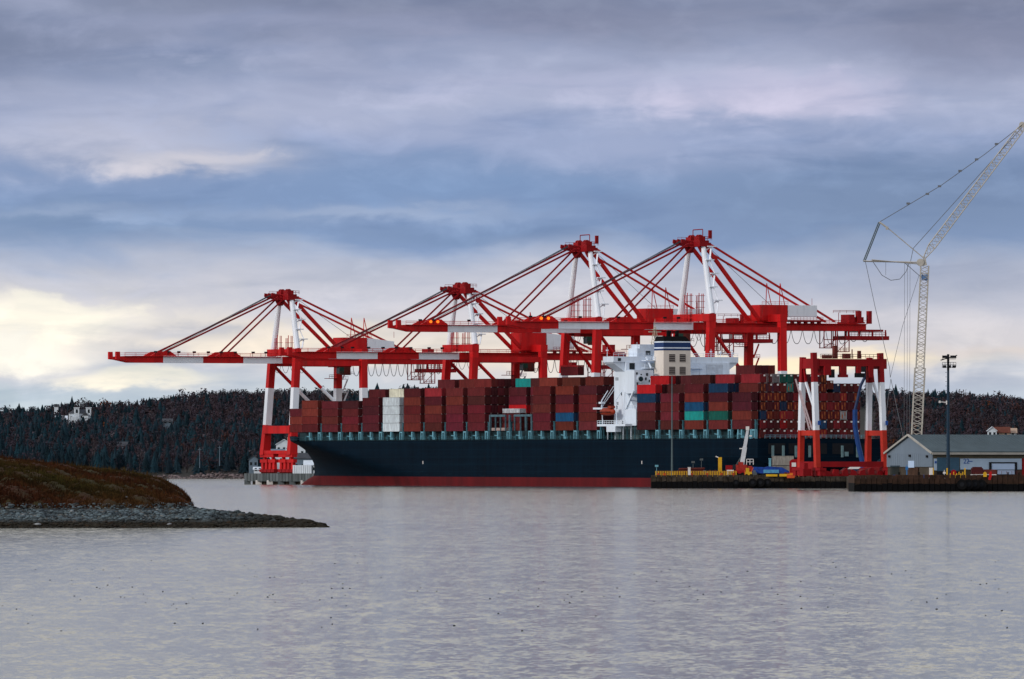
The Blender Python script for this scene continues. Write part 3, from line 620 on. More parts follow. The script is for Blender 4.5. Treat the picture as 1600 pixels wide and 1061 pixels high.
# ------------------------------------------------------------------ ship-to-shore cranes
def gantry(t0, big, label, cab_b, load=False, stripes=None):
    # local x: over the water (outreach), local y: towards the camera along the quay, z up from the rail
    e = empty('gantry_crane', P(t0, 47.0, QZ), math.atan2(-SA, -CA)); tag(e, label, 'crane', 'red and white container cranes on the quay')
    G = 26.3; hw = 11.0 if big else 9.9; gb = 47.2 if big else 39.3; gd = 2.4; gt = gb+gd; apex = 77.4 if big else 65.0
    y0 = -hw                                  # the near (aft) legs stand at local y=0, the crane's centre line is y0
    w_lo, w_hi = (17.6, 33.9) if big else (17.6, 30.7)
    def leg_mesh(xb, xt, yb, yt, sec=2.3, zb=7.0):
        mb = MB(); zs = [zb, w_lo, w_hi, gb+.6]; H = gb+.6-zb
        for k in range(3):
            a0, a1 = (zs[k]-zb)/H, (zs[k+1]-zb)/H
            mb.beam((xb+(xt-xb)*a0, yb+(yt-yb)*a0, zs[k]), (xb+(xt-xb)*a1, yb+(yt-yb)*a1, zs[k+1]), sec+(.5 if k == 0 else 0), sec+(.7 if k == 0 else 0), sec, sec, m=[0, 1, 0][k], up=(1, 0, 0))
        return mb
    for (xb, xt) in ((2.2, 0), (-G, -G)):
        for sgn in (1, -1):
            yb, yt = y0+sgn*(hw+.9), y0+sgn*hw
            leg_mesh(xb, xt, yb, yt).build('leg', [RED, WHT], e)
            yq = yb-sgn*3.4; bo = MB(); bo.box(xb-1.0, xb+1.0, yq-5.4, yq+5.4, 6.2, 7.4).box(xb-.7, xb+.7, yq-6, yq-.4, 4.3, 5.5).box(xb-.7, xb+.7, yq+.4, yq+6, 4.3, 5.5)
            for q in (-3.2, 3.2): bo.box(xb-.5, xb+.5, yq+q-.5, yq+q+.5, 5.4, 6.3)
            for k in range(4): bo.prism([(xb-.6, 1.0), (xb+.6, 1.0), (xb+.5, 4.4), (xb-.5, 4.4)], yq-5.4+k*3.0, yq-3.8+k*3.0); bo.box(xb-.9, xb+.9, yq-6.0+k*3.0, yq-3.3+k*3.0, .9, 2.0, 1)
            for k in range(8): bo.tube((xb-.35, yq-5.4+k*1.52, .55), (xb+.35, yq-5.4+k*1.52, .55), .55, .55, 10, 2)
            bo.build('bogie', [RED, DRED, BRN], e)
        # portal beam and sill
        xm = xb + (xt-xb)*.3
        MB().box(xb-1.0, xb+1.0, y0-hw-.6, y0+hw+.6, 14.6, 17.3).build('portal_beam', RED, e)
        MB().box(xb-1.2, xb+1.2, y0-hw-1.6, y0+hw+1.6, 7.4, 8.6).build('sill_beam', RED, e)
        MB().box(xt-1.3, xt+1.3, y0-hw-1.2, y0+hw+1.2, gt+.3, gt+2.7).build('top_crossbeam', RED, e)
        for sgn in (1, -1): MB().box(xt-1.15, xt+1.15, y0+sgn*hw-1.15, y0+sgn*hw+1.15, gb+.6, gt+.3).build('leg_head', RED, e)
    for sgn in (1, -1):
        y = y0+sgn*hw
        MB().box(-G+1.2, -1.2, y-.7, y+.7, gb-.9, gb+.9).build('side_beam', RED, e)
        MB().box(-G+1.2, .9, y+sgn*.6-.6, y+sgn*.6+.6, 15.3, 16.9).build('lower_side_beam', RED, e)
        q0, q1 = Vector((-1.2, y, gb-1)), Vector((-G+1.1, y+sgn*.4, 16.6)); qm = q0.lerp(q1, (q0.z-w_hi)/(q0.z-q1.z))
        MB().tube(q0, qm, .62, .62, 8, 0).tube(qm, q1, .62, .62, 8, 1).build('brace', [RED, WHT], e)
    # boom and girder, two box beams
    rb = 70.3 if big else 67.0; back = -62.0
    segs = ([(2.4, 17), (17, 33.3), (33.3, 51.7), (51.7, rb-7)] if big else [(2.4, 17.7), (17.7, 33.4), (33.4, 48.9), (48.9, rb-7)])
    bm = MB()
    for sgn in (1, -1):
        y = y0+sgn*3.0
        for k, (a, b) in enumerate(segs): bm.box(a, b, y-.55, y+.55, gb, gt, m=(1 if k in (0, 2) else 0))
        bm.prism([(rb-7, gb), (rb-2, gb+1.0), (rb, gb+1.2), (rb, gt+1.4), (rb-1.4, gt+1.4), (rb-1.5, gt-.3), (rb-7, gt)], y-.55, y+.55)
    for b in np.arange(6, rb-2, 8.0): bm.box(b-.3, b+.3, y0-2.45, y0+2.45, gt-.9, gt-.2)
    boom = bm.build('boom', [RED, WHT], e)
    wk = MB()
    for sgn in (1, -1): wk.rail((3, y0+sgn*3.9, gt+.0), (rb-3, y0+sgn*3.9, gt+.0), 1.1, 4, .05); wk.box(3, rb-3, y0+sgn*3.56, y0+sgn*4.2, gt-.25, gt-.1)
    wk.build('walkway', RED, boom)
    for b in ((9, 14, 21, 26.5, 31.5, 37, 43, 47, 52) if not big else (8, 13, 30, 44, 57, 62)):
        MB().tube((b, y0+3.4, gt), (b, y0+3.4, gt+1.3), .1, .1, 4).box(b-.7, b+.3, y0+3.1, y0+3.8, gt+1.05, gt+1.7).build('floodlight', DARK, boom)
    c1 = 48.6 if not big else 56.5; c2 = 23.5 if not big else 27.5
    for c in (c1, c2):
        for ya in (-3.4, 2.6): MB().prism([(c-5, gt), (c+5, gt), (c+2, gt+1.5), (c-2.5, gt+1.7)], y0+ya, y0+ya+.8).build('stay_bracket', RED, boom)
    if big:
        for k in (0, 1): MB().tube((c1-1+k*2.6, y0+3.6, gt+.9), (c1-1+k*2.6, y0+4.0, gt+.9), .48, .48, 8).build('lamp', LAMP, boom)
    gm = MB()
    for sgn in (1, -1): gm.box(back, 2.4, y0+sgn*3.0-.6, y0+sgn*3.0+.6, gb, gt)
    for b in np.arange(-58, 2, 8.0): gm.box(b-.3, b+.3, y0-2.45, y0+2.45, gb+.6, gt-.3)
    gird = gm.build('girder', RED, e)
    wk = MB()
    for sgn in (1, -1): wk.rail((back, y0+sgn*4.1, gt), (-2, y0+sgn*4.1, gt), 1.1, 3.5, .06); wk.box(back, -2, y0+sgn*3.62, y0+sgn*4.4, gt-.25, gt-.1)
    wk.build('walkway', RED, gird)
    # masts and head
    for sgn in (1, -1):
        mb = MB(); p, q = Vector((-.6, y0+sgn*(hw-.4), gt+2.7)), Vector((-.6, y0+sgn*4.8, apex-3.2))
        mb.tube(p, q, 1.05, .85, 10)
        ms = mb.build('mast', WHT, e)
        if sgn == 1:
            ld = MB(); N = 5
            pts = [p.lerp(q, k/N)+Vector((-1.3 - (1.2 if k % 2 else 0), .8, 0)) for k in range(N+1)]
            for k in range(N):
                ld.beam(pts[k], pts[k+1], .5, .25)
                ld.box(pts[k+1].x-1.4, pts[k+1].x+1.6, pts[k+1].y-1, pts[k+1].y+.6, pts[k+1].z-.2, pts[k+1].z+.15)
                ld.beam(pts[k+1]+Vector((0, -.5, -.1)), p.lerp(q, max(0, (k+.6)/N)), .3, .3)
            ld.build('ladder', WHT, ms)
    hd = MB(); hd.box(-2.2, 1.2, y0-5.4, y0+5.8, apex-3.3, apex-1.3).box(-1.6, .8, y0-4.4, y0-1.0, apex-1.3, apex-.2).box(-1.8, .6, y0+.8, y0+4.0, apex-1.3, apex+.1)
    for yy in (-4.2, -1.4, 1.4): hd.beam((1.0, y0+yy, apex-1.9), (5.6, y0+yy, apex-1.1), .5, .5).beam((1.0, y0+yy, apex-2.9), (4.9, y0+yy, apex-2.3), .5, .6).tube((5.0, y0+yy-.3, apex-1.7), (5.0, y0+yy+.3, apex-1.7), .7, .7, 10)
    for yy in (-3.4, -2.0, 1.8, 3.0): hd.tube((-.4, y0+yy-.3, apex-.3), (-.4, y0+yy+.3, apex-.3), .95, .95, 10)
    hd.box(-3.4, -2.2, y0-5, y0-4.2, apex-3.0, apex-2.0).box(-3.4, -2.2, y0+4.2, y0+5, apex-3.0, apex-2.0)
    hd.prism([(-1.5, apex-5.2), (.1, apex-5.2), (1.2, apex-3.3), (-2.4, apex-3.3)], y0-5, y0-4).prism([(-1.5, apex-5.2), (.1, apex-5.2), (1.2, apex-3.3), (-2.4, apex-3.3)], y0+4, y0+5)
    head = hd.build('mast_head', DRED, e)
    rl = MB()
    for yy in (y0-5.8, y0+6.2): rl.rail((-3, yy, apex-1.3), (3, yy, apex-1.3), 1.2, 1.4, .06)
    rl.rail((-2.6, y0-5.8, apex-1.3), (-2.6, y0+6.2, apex-1.3), 1.2, 2, .06)
    if big: rl.path([(0, y0-1, apex), (0, y0-1, apex+2.2), (-2.5, y0+1, apex+2.4), (-2.5, y0+1, apex)], .16).box(-3.4, -2.4, y0+4.8, y0+5.6, apex-.6, apex+2.0)
    rl.build('railing', DRED, head)
    # stays
    for sgn in (1, -1):
        y = y0+sgn*3.0
        MB().beam((c1-.5, y, gt+1.4), (3.6, y, apex-2.4), .42, .55).build('forestay', DRED, e)
        MB().beam((c2, y, gt+1.4), (2.0, y, apex-3.2), .38, .5).build('forestay', DRED, e)
        MB().beam((-50.5, y, gt+.6), (-2.6, y0+sgn*4.6, apex-2.2), .5, .62).build('backstay', RED, e)
        MB().beam((-22.2, y0+sgn*3.4, gt+.8), (-1.8, y0+sgn*4.8, apex-3.6), .95, 1.1).build('diagonal_strut', RED, e)
    MB().tube((-44 if big else -46, y0-4.2, gt), (-47, y0-4.2, gt), .3, .3, 5).build('anchor_pin', RED, e) if False else None
    ropes = MB()
    for k in range(3): ropes.tube((c1-1-k*.5, y0-.8+k*.8, gt+1.6), (4.0, y0-.8+k*.8, apex-1.0), .10, .10, 3)
    ropes.tube((-28, y0, gt+6), (-2, y0+.4, apex-1), .08, .08, 3)
    ropes.build('hoist_rope', GRYC, e)
    # machinery house (red) and electrical room (white)
    top = gt+(5.9 if big else 6.9); lo = gt+.8; ht = .2; hx = 0 if big else 1.6
    mh = MB().box(-32.2+hx, -22.8+hx, y0-3.8, y0+4.2, lo, top)
    mh.box(-31, -24, y0-2, y0+2, gt-.2, lo)
    house_ = mh.build('machinery_house', RED, e)
    dp = MB(); dp.rail((-32.5, y0+4.1, top+ht*.3), (-22.8, y0+4.1, top+ht*.3), 1.0, 2, .06)
    for x in (-24.5, -29.5): dp.tube((x, y0+3.6, top), (x-.6, y0+3.0, top+7), .16, .16, 4).tube((x-2, y0+3.6, top), (x-.6, y0+3.0, top+7), .16, .16, 4)
    dp.build('hanger_frame', RED, house_)
    if big: wr = MB().box(-43.2, -32.4, y0-3.8, y0+4.2, lo+1.3, top-.1)
    else: wr = MB().prism([(-41.5, lo+.6), (-30.9, lo+.3), (-30.9, top-.1), (-41.5, top-1.3)], y0-3.8, y0+4.2)
    wr_ = wr.build('electrical_room', WHT, e)
    pl = MB().box(-45, -33.0, y0-5, y0+5.2, lo-.3, lo+.1); pl.rail((-45, y0+5.1, lo+.1), (-33, y0+5.1, lo+.1), 1.1, 1.2, .07); pl.tube((-42, y0+3, top), (-42, y0+3, top+2.2), .08, .08, 4)
    for k in range(5): pl.box(-44.5+k*2.5, -43.5+k*2.5, y0+3.6, y0+4.6, gt-.1, lo-.3)
    pl.build('platform', DRED, wr_)
    # landside winch group, end platform and ladders
    wg = MB().box(-61.5, -55, y0-3.2, y0+3.6, gt+.1, gt+.5).box(-58, -56, y0-2.6, y0+3, gt+.5, gt+3.0)
    if big: wg.box(-60.5, -59.1, y0+1.6, y0+3.2, gt+.5, gt+4.2).box(-64.4, -63.2, y0+1.6, y0+3.2, gt+.0, gt+4.2).box(-62, -57, y0-1, y0+2, gt+.5, gt+2.2); wg.rail((-60, y0+3, gt+3.4), (-50, y0+3, gt+3.4), .9, 2.5, .08); wg.tube((-52, y0+3, gt), (-52, y0+3, gt+3.6), .12, .12, 4)
    wg.build('winch', DRED, e)
    ep = MB().box(-70 if big else -66, -54, y0-4.4, y0+4.8, gb-2.9, gb-1.6)
    for x in (-69 if big else -65.5, -64, -59, -55): ep.box(x, x+.35, y0+4.2, y0+4.6, gb-1.6, gb+.4).box(x, x+.35, y0-4.2, y0-3.8, gb-1.6, gb+.4)
    ep.box(-68 if big else -65, -60, y0-4, y0+4.4, gb-.2, gb+.5) if big else None
    ep.rail((-69 if big else -65.5, y0+4.7, gb-1.6), (-54.5, y0+4.7, gb-1.6), 1.1, 1.3, .08)
    ep.build('end_platform', DRED, e)
    sf = MB(); bx = -45.5 if big else -48
    for (xx, zz) in ((bx, 5.6), (bx-5, 6.8)):
        for dx in (0, 4.4):
            for dy in (2, 4.8): sf.box(xx-dx-.13, xx-dx+.13, y0+dy-.13, y0+dy+.13, gb-zz, gb)
        sf.box(xx-4.5, xx+.2, y0+1.8, y0+5, gb-zz-.1, gb-zz+.15).rail((xx-4.4, y0+4.9, gb-zz), (xx, y0+4.9, gb-zz), 1.2, 1, .09); sf.box(xx-4.4, xx, y0+4.7, y0+4.9, gb-3, gb-2.75)
        sf.beam((xx, y0+4.8, gb-zz), (xx-4.4, y0+4.8, gb-2.8), .15, .15)
    sf.build('service_basket', DRED, e)
    # festoon loops
    a0 = -25.0; st_ = 4.3 if big else 3.0; nl = 9 if big else 12; dpth = 4.2
    for k in range(nl):
        xa, xb_ = a0-k*st_, a0-(k+1)*st_*.98; dd = dpth*(1 if k < nl-2 else .8)
        for yy in (y0+4.2,):
            MB().path([(xa+(xb_-xa)*i/8, yy, gb-.1-dd*(1-abs(2*i/8-1)**2.6)) for i in range(9)], .10, 4).build('festoon_loop', GRYC, e)
    for k in range(4):
        xa = (4 if big else 2)-k*3.2; MB().path([(xa-3.0*i/6, y0-4.2, gb-.1-3.2*(1-abs(2*i/6-1)**2.2)) for i in range(7)], .08, 4).build('festoon_loop', GRYC, e)
    # maintenance towers beside the masts
    for k, xx in enumerate((2.3, -2.0)):
        yc = y0; tw = MB()
        zb_, zt_ = gt+.1, gt+(8.6 if big else 6.6)
        for dx in (-1.0, 1.0):
            for dy in (-.5, .5): tw.box(xx+dx-.09, xx+dx+.09, yc+dy-.09, yc+dy+.09, zb_, zt_+(.8 if dx < 0 else 0))
        for z in np.arange(zb_+1, zt_+.1, 1.9): tw.box(xx-1.5, xx+1.3, yc-.8, yc+.8, z, z+.12)
        tw.tube((xx+.3, yc, zb_), (xx+.3, yc, zt_+1), .14, .14, 5)
        tw.build('maintenance_tower', RED, e)
    # stair and landing on the landside far leg
    stt = MB()
    for k in range(5):
        z = 20+k*4.6; stt.box(-G-3.6, -G-1.2, y0-hw-1, y0-hw+1, z, z+.15).rail((-G-3.6, y0-hw+1, z), (-G-1.2, y0-hw+1, z), 1.1, .9, .08)
        stt.beam((-G-1.4, y0-hw+.6, z), (-G-3.4, y0-hw+.6, z+4.6), .2, .5)
    stt.build('stairway', WHT if not big else RED, e)
    stt2 = MB().box(-G+1.2, -G+4.5, y0-hw-2, y0-hw+2, gb-5.2, gb-5.0); stt2.rail((-G+1.2, y0-hw+2, gb-5), (-G+4.5, y0-hw+2, gb-5), 1.2, 1, .09); stt2.build('landing', DRED, e)
    # trolley with operator cab
    tr = MB().box(cab_b-3.5, cab_b+3.5, y0-2.3, y0+2.3, gb-1.2, gb-.3).box(cab_b-4.5, cab_b+4.5, y0-4.6, y0-4.3, gb-.6, gb-.2)
    tro = tr.build('trolley', DRED, e)
    cb = MB().box(cab_b-2.2, cab_b+.4, y0+1.4, y0+4.2, gb-4.0, gb-1.2, 0).box(cab_b+.4, cab_b+2.0, y0+1.4, y0+4.2, gb-3.6, gb-1.2, 1).box(cab_b+2.0, cab_b+2.15, y0+1.5, y0+4.1, gb-3.4, gb-1.6, 2)
    cb.rail((cab_b-3.4, y0+4.4, gb-4.0), (cab_b+2, y0+4.4, gb-4.0), 1.1, 1, .07)
    cb.build('operator_cab', [BRN, GRN, GLS], tro)
    if load:
        lx, lz = 3.5, gb-11.2
        sp_ = MB().box(lx-1.2, lx+1.2, y0-6.1, y0+6.1, lz, lz+.5).box(lx-.9, lx+.9, y0-1.4, y0+1.4, lz+.5, lz+1.5)
        for dx in (-1, 1):
            for dy in (-3, 3): sp_.tube((lx+dx, y0+dy*.4, lz+1.4), (lx+dx*1.4, y0+dy*.5, gb-1.2), .07, .07, 4)
        sp_.build('spreader', DRED, tro)
    return e
gantry(412.9, False, 'leftmost container crane, smaller, standing clear ahead of the ship bow', -22)
gantry(277.0, False, 'second container crane from the left, smaller, behind the forward containers', -24)
gantry(188.6, True, 'third container crane from the left, tall, lifting a maroon container', -2, load=True)
gantry(111.0, True, 'rightmost and nearest container crane, tall, behind the ship bridge', 6)

# ------------------------------------------------------------------ containers
TIER, CL, CW, BZ = 2.86, 12.19, 2.36, 18.05
def container_protos():
    H = 2.78; L = CL; W_ = CW
    mb = MB()
    # frame posts and rails
    for x in (-L/2, L/2-.16):
        for y in (-W_/2, W_/2-.16): mb.box(x, x+.16, y, y+.16, 0, H)
    for y in (-W_/2, W_/2-.12):
        mb.box(-L/2, L/2, y, y+.12, 0, .16).box(-L/2, L/2, y, y+.12, H-.12, H)
    # corrugated sides
    n = 34; x0, x1 = -L/2+.16, L/2-.16
    for sy in (-1, 1):
        b = len(mb.v)
        for k in range(n*2+1):
            x = x0+(x1-x0)*k/(n*2); y = sy*(W_/2-(.03 if (k//1) % 4 in (0, 1) else .09))
            mb.v += [(x, y, .16), (x, y, H-.12)]
        for k in range(n*2): mb.f.append((b+2*k, b+2*k+2, b+2*k+3, b+2*k+1)); mb.mi.append(0)
    mb.box(x0, x1, -W_/2+.12, W_/2-.12, H-.1, H-.04).box(x0, x1, -W_/2+.12, W_/2-.12, .05, .15)
    mb.box(L/2-.10, L/2-.04, -W_/2+.16, W_/2-.16, .1, H-.1)
    for x in (-L/2-.01, L/2-.17):
        for y in (-W_/2-.01, W_/2-.17):
            for z in (0, H-.14): mb.box(x, x+.18, y, y+.18, z, z+.15, 1)
    mb.box(-L/2+.15, L/2-.15, -W_/2+.10, W_/2-.10, -.07, .045, 2)  # dark inset foot, colours in the shaded gap between stacked tiers
    body = mb.build('body', [CTM, mat('casting_steel', (.26, .20, .19), .5, .3, 2), DARK], fixn=False)
    dd = [body.data]; bpy.data.objects.remove(body)
    # door ends at local -x: 0 plain gear, darkened to paint in the shade between bays, 1 pale plate, 2 rust-orange gear
    for var in range(3):
        pair = []
        for sy in (-1, 1):
            d = MB(); y0_, y1_ = (-W_/2+.20, -.03) if sy < 0 else (.03, W_/2-.20)
            d.box(-L/2+.02, -L/2+.08, y0_, y1_, .14, H-.14, 0)
            for yy in (y0_+.28, y1_-.28): d.box(-L/2-.03, -L/2+.015, yy-.03, yy+.03, .14, H-.14, 1)
            if var == 1 and sy < 0: d.box(-L/2-.035, -L/2+.017, y0_+.20, y1_-.10, H-.75, H-.25, 2)
            if var == 1 and sy > 0: d.box(-L/2-.035, -L/2+.017, y0_+.5, y1_-.30, H-1.1, H-.8, 1)
            if var == 2: d.box(-L/2-.035, -L/2+.017, y0_+(.3 if sy > 0 else .45), y1_-.25, .5 if sy > 0 else 1.3, 1.7 if sy > 0 else 2.4, 1)
            o = d.build('door', [CTM, (RODD, RODD, RODM)[var], PLT]); pair.append(o.data); bpy.data.objects.remove(o)
        dd.append(pair)
    return dd
CBODY, CDA, CDB, CDC = container_protos()
ORDX = 0
PAL = {'maroon': (.120, .012, .018), 'brown-red': (.138, .016, .015), 'dark maroon': (.075, .009, .014), 'orange-brown': (.175, .028, .020), 'bright red': (.46, .010, .014),
       'navy blue': (.006, .040, .10), 'blue': (.006, .07, .17), 'teal': (.01, .26, .24), 'dark green': (.006, .11, .085), 'white': (.62, .70, .74), 'cream': (.66, .64, .50), 'grey': (.33, .36, .37), 'red': (.27, .02, .028)}
LABS = set()
def container(t_aft, v, z, cname, label, doors=0, group='containers stacked on the ship', e=None, th=None):
    c = PAL[cname]; k = random.uniform(.82, 1.15); c = tuple(x*k for x in c)
    if cname in ('maroon', 'brown-red', 'dark maroon'): c = (c[0]*random.uniform(.85, 1.15), c[1]*random.uniform(.8, 1.5), c[2]*random.uniform(.8, 1.3))
    p = P(t_aft+CL/2, v+CW/2, z); p.z = z
    e = empty('shipping_container', p, UANG); tag(e, label, 'shipping container', group)
    e.scale = (1, 1, ((th or TIER)-.075)/2.78)
    assert label not in LABS, label
    LABS.add(label)
    dp_ = (CDA, CDB, CDC)[doors]
    for nm, me in (('body', CBODY), ('door', dp_[0]), ('door', dp_[1])):
        o = bpy.data.objects.new(nm, me); COL.objects.link(o); o.parent = e; o.color = (*c, 1)
    return e
ORD = ['zeroth','first','second','third','fourth','fifth','sixth','seventh','eighth','ninth','tenth','eleventh','twelfth','thirteenth','fourteenth','fifteenth','sixteenth']
M_, B_, D_, O_, R_, N_, U_, T_, G_, W_, C_, Y_, E_ = 'maroon', 'brown-red', 'dark maroon', 'orange-brown', 'bright red', 'navy blue', 'blue', 'teal', 'dark green', 'white', 'cream', 'grey', 'red'
# (right-hand column of the stack's outer face, tier colours from the deck up)
BAYS = [(472.5, [M_, O_, M_]), (496.5, [M_, B_, O_, O_]), (528, [M_, B_, M_, M_]), (560, [M_, M_, M_, D_]), (592, [M_, M_, D_, D_]), (624, [W_, W_, W_, W_]), (657, [B_, M_, M_, B_, D_]),
        (690, [D_, M_, O_, D_, E_]), (723.5, [M_, M_, M_, O_, B_]), (757.5, [M_, M_, M_, D_, M_]), None, None, (860, [M_, M_, B_, M_, B_]), (896, [B_, U_, B_, D_, B_]), (932.5, [M_, M_, B_, B_, D_]),
        (1024, [D_, D_, M_, N_, R_]), (1061, [D_, M_, M_, M_]), (1099, [O_, T_, U_, B_, M_]), (1137, [B_, G_, O_, D_, N_]), (1174, [M_, O_, D_, D_])]
BT = []
for b in BAYS: BT.append(Tx(b[0], -.0) if b else None)
BT[10] = Tx(791.5, 0); BT[11] = Tx(825.5, 0)
ti = {0: 2.70, 1: 2.70, 2: 2.62, 3: 2.62}
nb = 0
for i, b in enumerate(BAYS):
    if not b: continue
    nb += 1; wh = f'{ORD[nb]} port-side stack from the bow' if nb <= 9 else (f'{ORD[nb-9]} port-side stack ahead of the bridge gap' if nb <= 13 else f'{ORD[nb-13]} port-side stack aft of the bridge')
    if 10 <= nb <= 12: wh = f'{ORD[nb-9]} stack between the empty bay and bridge'
    elif nb > 12: wh = f'{ORD[nb-12]} port-side stack aft of the bridge'
    for k, cn in enumerate(b[1]):
        container(BT[i], 0 if i else 1.2, BZ+k*ti.get(i, TIER), cn, f'{cn} container, {ORD[k+1]} up in the {wh}', th=ti.get(i))
# rows further inboard that rise above or show behind the outer stacks: (bay index, first row, last row, tier, colours)
RP = 2.42
INN = [(4, 1, 2, 5, [D_, M_]), (5, 1, 2, 5, [C_, M_]), (7, 2, 4, 6, [M_, B_, M_]), (8, 2, 4, 6, [B_, M_, D_]), (9, 1, 5, 6, [B_, M_, D_, M_, B_]), (10, 4, 6, 6, [T_, D_, M_]), (11, 3, 5, 6, [D_, N_, M_]),
       (12, 1, 5, 6, [O_, D_, N_, M_, B_]), (13, 1, 4, 6, [B_, N_, N_, M_]), (14, 1, 3, 6, [B_, M_, D_]), (15, 2, 4, 6, [R_, D_, M_]), (16, 1, 3, 5, [D_, D_, M_]), (16, 3, 5, 6, [D_, M_, B_]), (17, 1, 3, 6, [D_, M_, E_]), (18, 1, 3, 6, [E_, B_, D_]),
       (18, 4, 6, 7, [M_, D_, B_]), (19, 1, 3, 5, [M_, B_, M_]), (19, 2, 3, 6, [B_, M_]), (12, 1, 2, 5, [D_, M_]), (13, 1, 2, 5, [M_, D_]), (15, 1, 2, 5, [D_, D_]), (17, 1, 2, 5, [M_, D_]), (18, 1, 2, 5, [N_, D_]), (7, 1, 1, 6, [D_]) if False else (18, 3, 3, 5, [D_]),
       (9, 1, 3, 1, [D_, D_, D_]), (9, 1, 3, 2, [D_, D_, M_]), (9, 1, 3, 3, [D_, M_, D_]), (9, 1, 3, 4, [D_, D_, D_]), (9, 1, 3, 5, [D_, M_, D_]),
       (10, 2, 3, 1, [M_, D_]), (10, 2, 2, 2, [M_]), (10, 3, 4, 2, [B_, B_]), (10, 3, 3, 3, [R_]), (10, 3, 3, 4, [M_]), (10, 3, 3, 5, [D_]), (10, 4, 4, 3, [R_]), (10, 4, 4, 4, [D_]), (10, 4, 4, 5, [D_]),
       (11, 3, 3, 1, [D_]), (11, 3, 3, 2, [D_]), (11, 3, 3, 3, [M_]), (11, 3, 3, 4, [D_]), (11, 3, 3, 5, [M_]),
       (14, 1, 3, 5, [D_, M_, D_]), (14, 1, 3, 4, [D_, D_, D_]), (14, 1, 3, 3, [D_, M_, D_]), (14, 1, 3, 2, [D_, D_, D_]), (14, 1, 3, 1, [D_, D_, D_])]
VN = {}
for b, r0, r1, tr, cs in INN:
    nmb = {4: 'fifth bay from the bow', 5: 'bay of the white stack', 7: 'eighth bay from the bow', 8: 'ninth bay from the bow', 9: 'bay just ahead of the gap', 10: 'forward half-empty bay', 11: 'aft half-empty bay', 12: 'bay just aft of the gap',
           13: 'second bay ahead of the bridge', 14: 'bay just ahead of the bridge', 15: 'bay just aft of the bridge', 16: 'second bay aft of bridge', 17: 'third bay aft of bridge', 18: 'fourth bay aft of bridge', 19: 'fifth bay aft of bridge'}[b]
    for k, r in enumerate(range(r0, r1+1)):
        cn = cs[k % len(cs)]
        container(BT[b], r*RP, BZ+(tr-1)*TIER, cn, f'{cn} container, {ORD[r+1]} row in, {ORD[tr]} up, {nmb}')
# stern wall, door ends towards the camera
SP = {(1, 5): N_, (4, 5): T_, (3, 3): N_, (0, 2): N_, (3, 1): R_, (3, 6): G_, (4, 6): G_, (1, 6): Y_, (9, 1): U_, (12, 2): Y_, (11, 5): N_, (2, 6): Y_}
for c in range(15):
    top = 7 if c < 10 else 6
    for k in range(top):
        cn = SP.get((c, k), random.choice([M_, B_, M_, M_, O_ if k in (3, 4) else B_, D_, D_, 'red']))
        zz = BZ-TIER+k*TIER*1.0; zt = zz if not (c == 10 and k == 5) else zz+.9
        container(0.0, 3.0+c*2.39, zt, cn, f'{cn} container, {ORD[c+1]} from left, {ORD[k+1]} up in the stern wall of doors', doors=(1 if k in (0, 1, 5, 6) and random.random() < .8 else (2 if random.random() < .6 else 0)), group='containers in the stern wall').scale = (1, .955, 1.0)
# container hanging under the third crane
cr = [o for o in bpy.data.objects if o.name.startswith('gantry_crane')]
ce = container(0, 0, 0, M_, 'maroon container hanging below the third crane from the left', group=None)
ce.location = P(188.6+11.0, 47.0-3.5, QZ+47.2-11.2-2.80)

